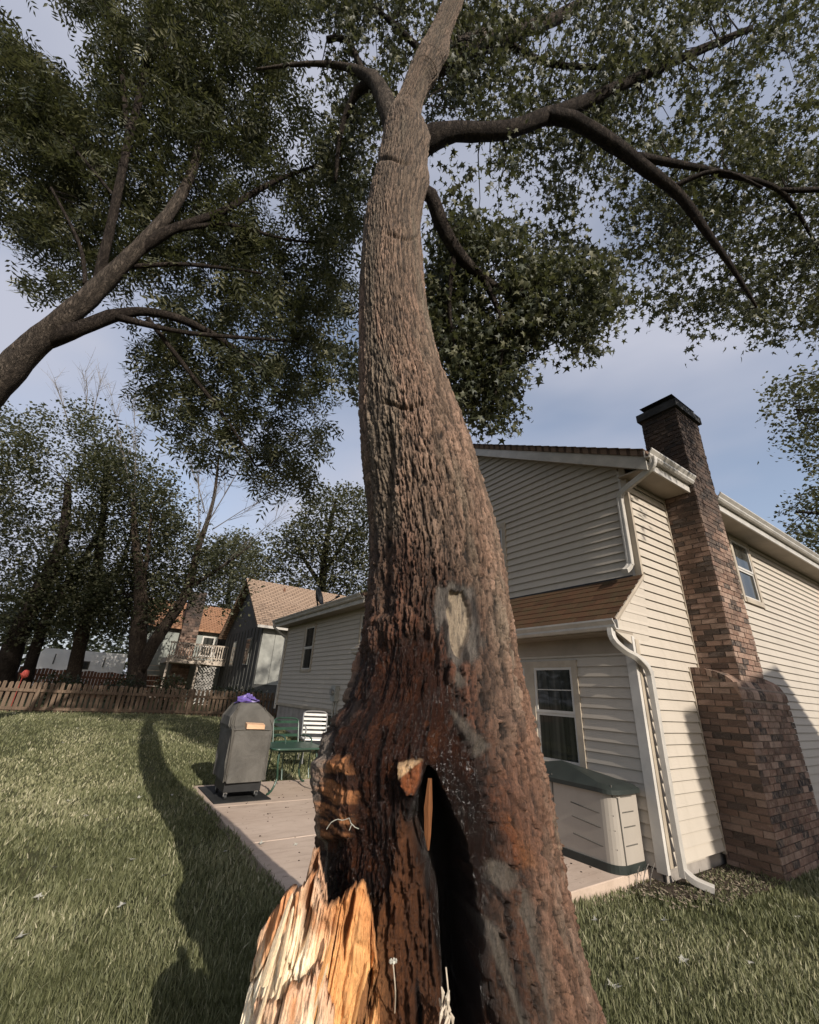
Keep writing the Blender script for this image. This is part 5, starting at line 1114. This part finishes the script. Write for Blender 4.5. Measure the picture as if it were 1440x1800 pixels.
far_tree('shade_tree', 'red brown trunked tree between the dark tree and the trailer', (128, 1196, 20.5), [[(130, 1180, 20.5, 24), (148, 1100, 20.5, 21), (165, 1030, 20.6, 18), (180, 920, 20.8, 11), (190, 800, 21, 6)], [(155, 1070, 20.5, 10), (210, 1000, 20.6, 7), (240, 900, 20.8, 4)]], [[(100, 720), (140, 672), (160, 705), (215, 755), (260, 800), (300, 900), (320, 1020), (260, 1100), (160, 1110), (80, 1060), (90, 850)]], 'bark_red', 'far_leaf', 19.5, 23, [1300], .155, group=GT, bare=[(120, 740, 22, 95, 665), (150, 730, 22, 150, 650), (160, 740, 22, 178, 668)])
far_tree('shade_tree', 'forked tree at the fence with one pale leaning stem', (240, 1212, 18.6), [[(240, 1200, 18.6, 34), (243, 1120, 18.6, 28), (248, 1030, 18.7, 20), (238, 950, 18.9, 12), (234, 880, 19.1, 5)], [(246, 1180, 18.6, 20), (270, 1130, 18.6, 21), (300, 1085, 18.7, 19), (330, 1035, 18.8, 15), (350, 960, 19, 10), (375, 880, 19.2, 6), (385, 800, 19.3, 3)], [(246, 1050, 18.7, 10), (260, 970, 18.9, 7), (266, 900, 19.1, 3)], [(330, 1035, 18.8, 8), (385, 1000, 19, 5), (440, 960, 19.2, 3)]], [[(150, 800), (200, 770), (260, 790), (320, 820), (340, 920), (350, 1040), (300, 1075), (180, 1090), (140, 980)], [(330, 940), (420, 950), (440, 1030), (420, 1075), (340, 1070)]], 'bark_red', 'far_leaf', 18.2, 21, [900, 150], .15, group=GT, bare=[(234, 880, 19.1, 195, 690), (236, 890, 19.1, 235, 700), (365, 920, 19.2, 440, 790), (375, 930, 19.2, 480, 870), (350, 960, 19, 350, 790), (385, 1000, 19, 490, 910), (345, 980, 19, 400, 810), (360, 900, 19.2, 330, 800)])
far_tree('shade_tree', 'broad leafy tree rising behind the wing roof', (560, 1150, 33), [[(560, 1120, 33, 20), (565, 1040, 33, 16), (575, 950, 33, 9), (590, 880, 33, 4)], [(565, 1030, 33, 9), (520, 960, 33, 5)], [(568, 1010, 33, 8), (620, 930, 33, 5)]], [[(420, 1010), (445, 955), (480, 930), (515, 915), (545, 868), (590, 852), (640, 855), (720, 850), (760, 950), (760, 1080), (640, 1075), (520, 1060), (440, 1040)]], 'bark_dark', 'far_leaf', 30, 35, [1500], .24, spread=.8, group=GT)
far_tree('shade_tree', 'thin tree screening the far house roof', (400, 1120, 40), [[(400, 1110, 40, 10), (402, 1050, 40, 7), (410, 960, 40, 4)]], [[(350, 1000), (380, 950), (440, 935), (470, 990), (470, 1050), (420, 1075), (360, 1070)]], 'bark_dark', 'far_leaf', 37, 42, [420], .26, spread=.9, group=GT)
far_tree('shade_tree', 'tree with drooping leafy ends beyond the right roof eave', (1640, 1150, 15), [[(1640, 1100, 15, 40), (1620, 900, 15, 32), (1560, 780, 14.5, 20), (1480, 730, 14, 10), (1400, 720, 13.6, 4)], [(1600, 870, 15, 14), (1500, 900, 14.4, 8), (1400, 900, 14, 4)], [(1590, 810, 15, 14), (1500, 660, 14.5, 8), (1440, 660, 14, 4)]], [[(1335, 690), (1380, 650), (1440, 615), (1600, 560), (1640, 800), (1500, 840), (1410, 825), (1352, 785), (1370, 745), (1345, 715)], [(1340, 885), (1390, 868), (1450, 850), (1600, 850), (1600, 1010), (1440, 985), (1370, 935), (1395, 905)]], 'bark_dark', 'far_leaf', 13, 15.5, [420, 260], .13, spread=.42, group=GT)
# dim wood that closes the view
fp = []
for k in range(46):
    a = math.radians(-62+k*2.6); r_ = rng.uniform(58, 90); c0 = np.array([math.sin(a)*r_, math.cos(a)*r_, 0.6]); hh = rng.uniform(7, 12)
    m_ = 620; q = rng.normal(0, 1, (m_, 3)); q /= np.linalg.norm(q, axis=1)[:, None]; q *= (rng.random(m_)**.4)[:, None]; fp.append(c0+np.array([0, 0, hh*.52])+q*np.array([4.2, 4.2, hh*.52]))
fp = np.concatenate(fp); o = scatter('far_wood', fp, rng.uniform(.5, .9, len(fp)), QUAD, QUADF, M['dark_leaf'], None, .2); tag(o, 'dark mass of distant trees closing off the gardens', 'wood', kind='stuff')
# shrubs behind the fence
def shrub(x, y, r_, h, mat, label, cat='shrub', n=900, flow=0):
    g = float(gz(x, y)); t = thing('garden_shrub', (x, y, g), label, cat, 'shrubs behind the fence'); q = rng.normal(0, 1, (n, 3)); q /= np.linalg.norm(q, axis=1)[:, None]; q *= (rng.random(n)**.45)[:, None]
    scatter('foliage', np.array([x, y, g+h*.5])+q*np.array([r_, r_*.7, h*.52]), rng.uniform(.07, .14, n), QUAD, QUADF, M[mat], t, .2)
    b = MB()
    for k in range(5): a = k*1.26; b.tube([(x, y, g-.05), (x+math.cos(a)*r_*.35, y+math.sin(a)*r_*.3, g+h*.5), (x+math.cos(a)*r_*.55, y+math.sin(a)*r_*.4, g+h*.85)], [.02, .012, .004], 5)
    b.build('stems', M['bark_dark'], t)
    for k in range(flow):
        c = np.array([x+rng.uniform(-r_, r_), y-r_*.6, g+h*rng.uniform(.6, 1.05)]); b = MB()
        for i_ in range(5): a = i_*1.26; b.add([c, c+np.array([math.cos(a)*.03+.01, -.01, math.sin(a)*.03]), c+np.array([math.cos(a)*.06, -.02, math.sin(a)*.06]), c+np.array([math.cos(a)*.03-.01, -.01, math.sin(a)*.03+.01])], [(0, 1, 2, 3)])
        b.build('flower', M['white_petal'], t)
SH = [(-7.5, 19, 1.3, 1.5, 'dark_leaf', 'dark shrub behind the far left run of the fence'), (-4.6, 19.6, 1.2, 1.3, 'dark_leaf', 'low dark shrub left of the red lantern'), (-1.0, 21.6, 1.0, 1.1, 'dark_leaf', 'low dark shrub in front of the trailer'), (1.0, 21.0, .9, 1.2, 'dark_leaf', 'dark shrub left of the forked tree'), (2.4, 19.2, .7, 1.25, 'far_leaf', 'light green shrub at the foot of the leaning stem'), (4.3, 18.6, .8, 1.05, 'dark_leaf', 'white flowering shrub in front of the deck lattice'), (5.4, 18.8, .6, 1.0, 'dark_leaf', 'white flowering shrub against the dark grey house')]
for k, s in enumerate(SH): shrub(*s, flow=(7 if k >= 5 else 0))
# ---------------------------------------------------------------- grass
def grass():
    n = 560000; r_ = 2.2+(rng.random(n)**1.9)*17; a = HEAD+rng.uniform(-.95, .95, n); x = np.sin(a)*r_; y = np.cos(a)*r_
    ok = (y < 17.2) & ~((x > PX0+.01) & (x < PX1+.1) & (y > PY0+.01) & (y < PY1-.01)) & ~((x > XA-.02) & (y > YB-.01)) & ~((x > CB0-.02) & (y > BF-.02)) & ((x-BASE[0])**2+(y-BASE[1])**2 > .5**2)
    ok &= (rng.random(n) < -.15+1.9*fbm(x*1.6, y*1.6, 81, 4))
    x, y, r_ = x[ok], y[ok], r_[ok]; n = len(x); z = gz(x, y)-.012
    h = rng.uniform(.028, .062, n)*(.75+.6*fbm(x*2, y*2, 82, 2))*np.where(rng.random(n) < .05, 1.5, 1); wd = rng.uniform(.0022, .0042, n)*np.clip(r_/3.2, 1, 3.2)
    az = rng.uniform(0, 2*math.pi, n); la = rng.uniform(0, 2*math.pi, n); ln = h*np.abs(rng.normal(.25, .4, n))
    b = np.stack([x, y, z], 1); sd_ = np.stack([np.cos(az), np.sin(az), 0*az], 1)*wd[:, None]; ld = np.stack([np.cos(la), np.sin(la), 0*la], 1)*ln[:, None]; up = np.stack([0*h, 0*h, h], 1)
    V = np.stack([b-sd_, b+sd_, b+up*.6+ld*.4+sd_*.7, b+up+ld, b+up*.6+ld*.4-sd_*.7], 1); F = np.array([(0, 1, 2), (0, 2, 4), (4, 2, 3)])[None]+np.arange(n)[:, None, None]*5
    near = r_ < 7.5
    var = np.clip(-.02+.8*fbm(x*1.1, y*1.1, 83, 4)+rng.normal(0, .17, n)+.35*(rng.random(n) < .09), 0, 1)
    return V.reshape(-1, 3), F.reshape(-1, 3), np.repeat(var, 5)
v, f, va = grass()
tag(ob('grass', v, f, M['grass'], None, False, {'var': va}), 'short mown lawn grass around the patio and tree', 'grass', kind='stuff')
# fallen leaves, torn and pale side up
LFT = np.c_[STAR[:, :2], STAR[:, 2]*-1.2]
spots = [(85, 1545), (115, 1420), (120, 1280), (180, 1455), (240, 1415), (145, 1450), (150, 1570), (225, 1530), (345, 1310), (330, 1275), (60, 1600), (520, 1500), (1050, 1625), (1165, 1620), (1200, 1695), (1320, 1695), (1400, 1610), (1250, 1590), (395, 1515), (290, 1560), (300, 1410), (370, 1370), (100, 1268), (140, 1266), (455, 1500), (20, 1680), (205, 1620), (1120, 1700), (1080, 1760)]
lm = [mesh('fallen_leaf', LFT*rng.uniform(.9, 1.2, (1, 3))+rng.normal(0, .04, LFT.shape), STARF, M['white_petal']) for k in range(4)]
for k, (x, y) in enumerate(spots):
    p = at_Z(x, y, .03)
    if p[1] > 9: p = p*.8+np.array([0, 0, .03]); p = at_Z(x, y, float(gz(p[0], p[1]))+.02)
    o = link('fallen_leaf', lm[k % 4], None, (p[0], p[1], float(gz(p[0], p[1]))+.03)); s = random.uniform(.06, .11); o.scale = (s, s, s); o.rotation_euler = (random.uniform(-.5, .5), random.uniform(-.5, .5), random.uniform(0, 6))
    tag(o, 'pale curled leaf fallen on the lawn grass', 'leaf', 'fallen leaves on the lawn')
# dirt, leaf litter and pebbles by the downspout
tag(ob('soil_bed', *(lambda b: (b.v, b.f))(MB().prism([(4.9, 3.06, .0), (5.1, 2.72, .0), (5.6, 2.45, .0), (6.6, 2.35, .0), (6.65, 2.93, .0), (5.33, 2.93, .0), (5.33, 3.06, .0)], (0, 0, .022))), M['soil']), 'bare soil strip along the house foot by the downspout', 'soil', kind='structure')
b = MB()
for k in range(520):
    x = random.uniform(4.75, 6.5); y = random.uniform(2.5, 3.06) if x < 5.3 else random.uniform(2.38, 2.9); s = random.uniform(.008, .026); a = random.uniform(0, 6); z = .022+random.uniform(0, .02)
    c, d = math.cos(a)*s, math.sin(a)*s; b.add([(x-c, y-d, z), (x+d*.5, y-c*.5, z+.006), (x+c, y+d, z+random.uniform(0, .02)), (x-d*.5, y+c*.5, z+.004)], [(0, 1, 2, 3)])
M['litter'] = flat('leaf_litter', (.30, .24, .17), .9, .5, 40)
tag(b.build('leaf_litter', M['litter']), 'scattered dry leaf litter along the slab edge', 'leaf litter', kind='stuff')
b = MB(); rs = random.Random(5)
for k in range(170):
    x = rs.uniform(1.9, 5.2); y = rs.uniform(3.2, 8.6); s = rs.uniform(.006, .02); b.hexa([(x, y, PZ), (x+s, y, PZ), (x+s, y+s*.8, PZ), (x, y+s, PZ), (x+s*.2, y+s*.2, PZ+s*.4), (x+s*.8, y+s*.2, PZ+s*.5), (x+s*.8, y+s*.7, PZ+s*.4), (x+s*.2, y+s*.8, PZ+s*.45)])
tag(b.build('patio_crumbs', M['soil']), 'dark crumbs of bark scattered over the concrete patio', 'debris', kind='stuff')
for k, (x, y, t) in enumerate(((5.02, 3.02, .2), (4.92, 3.03, 1.1), (5.12, 3.0, -.6))):
    o = MB().tube(resample([(x, y, .02), (x+.03*math.cos(t), y-.02, .12), (x+.09*math.cos(t), y-.04, .2)], [.005, .004, .002], .02)[0], .004, 5).tube([(x+.03*math.cos(t), y-.02, .12), (x-.02, y-.05, .18)], .003, 4).build('dry_weed', M['twig']); tag(o, 'dry leafless weed stalk at the patio slab edge', 'weed', 'dry weeds by the slab')
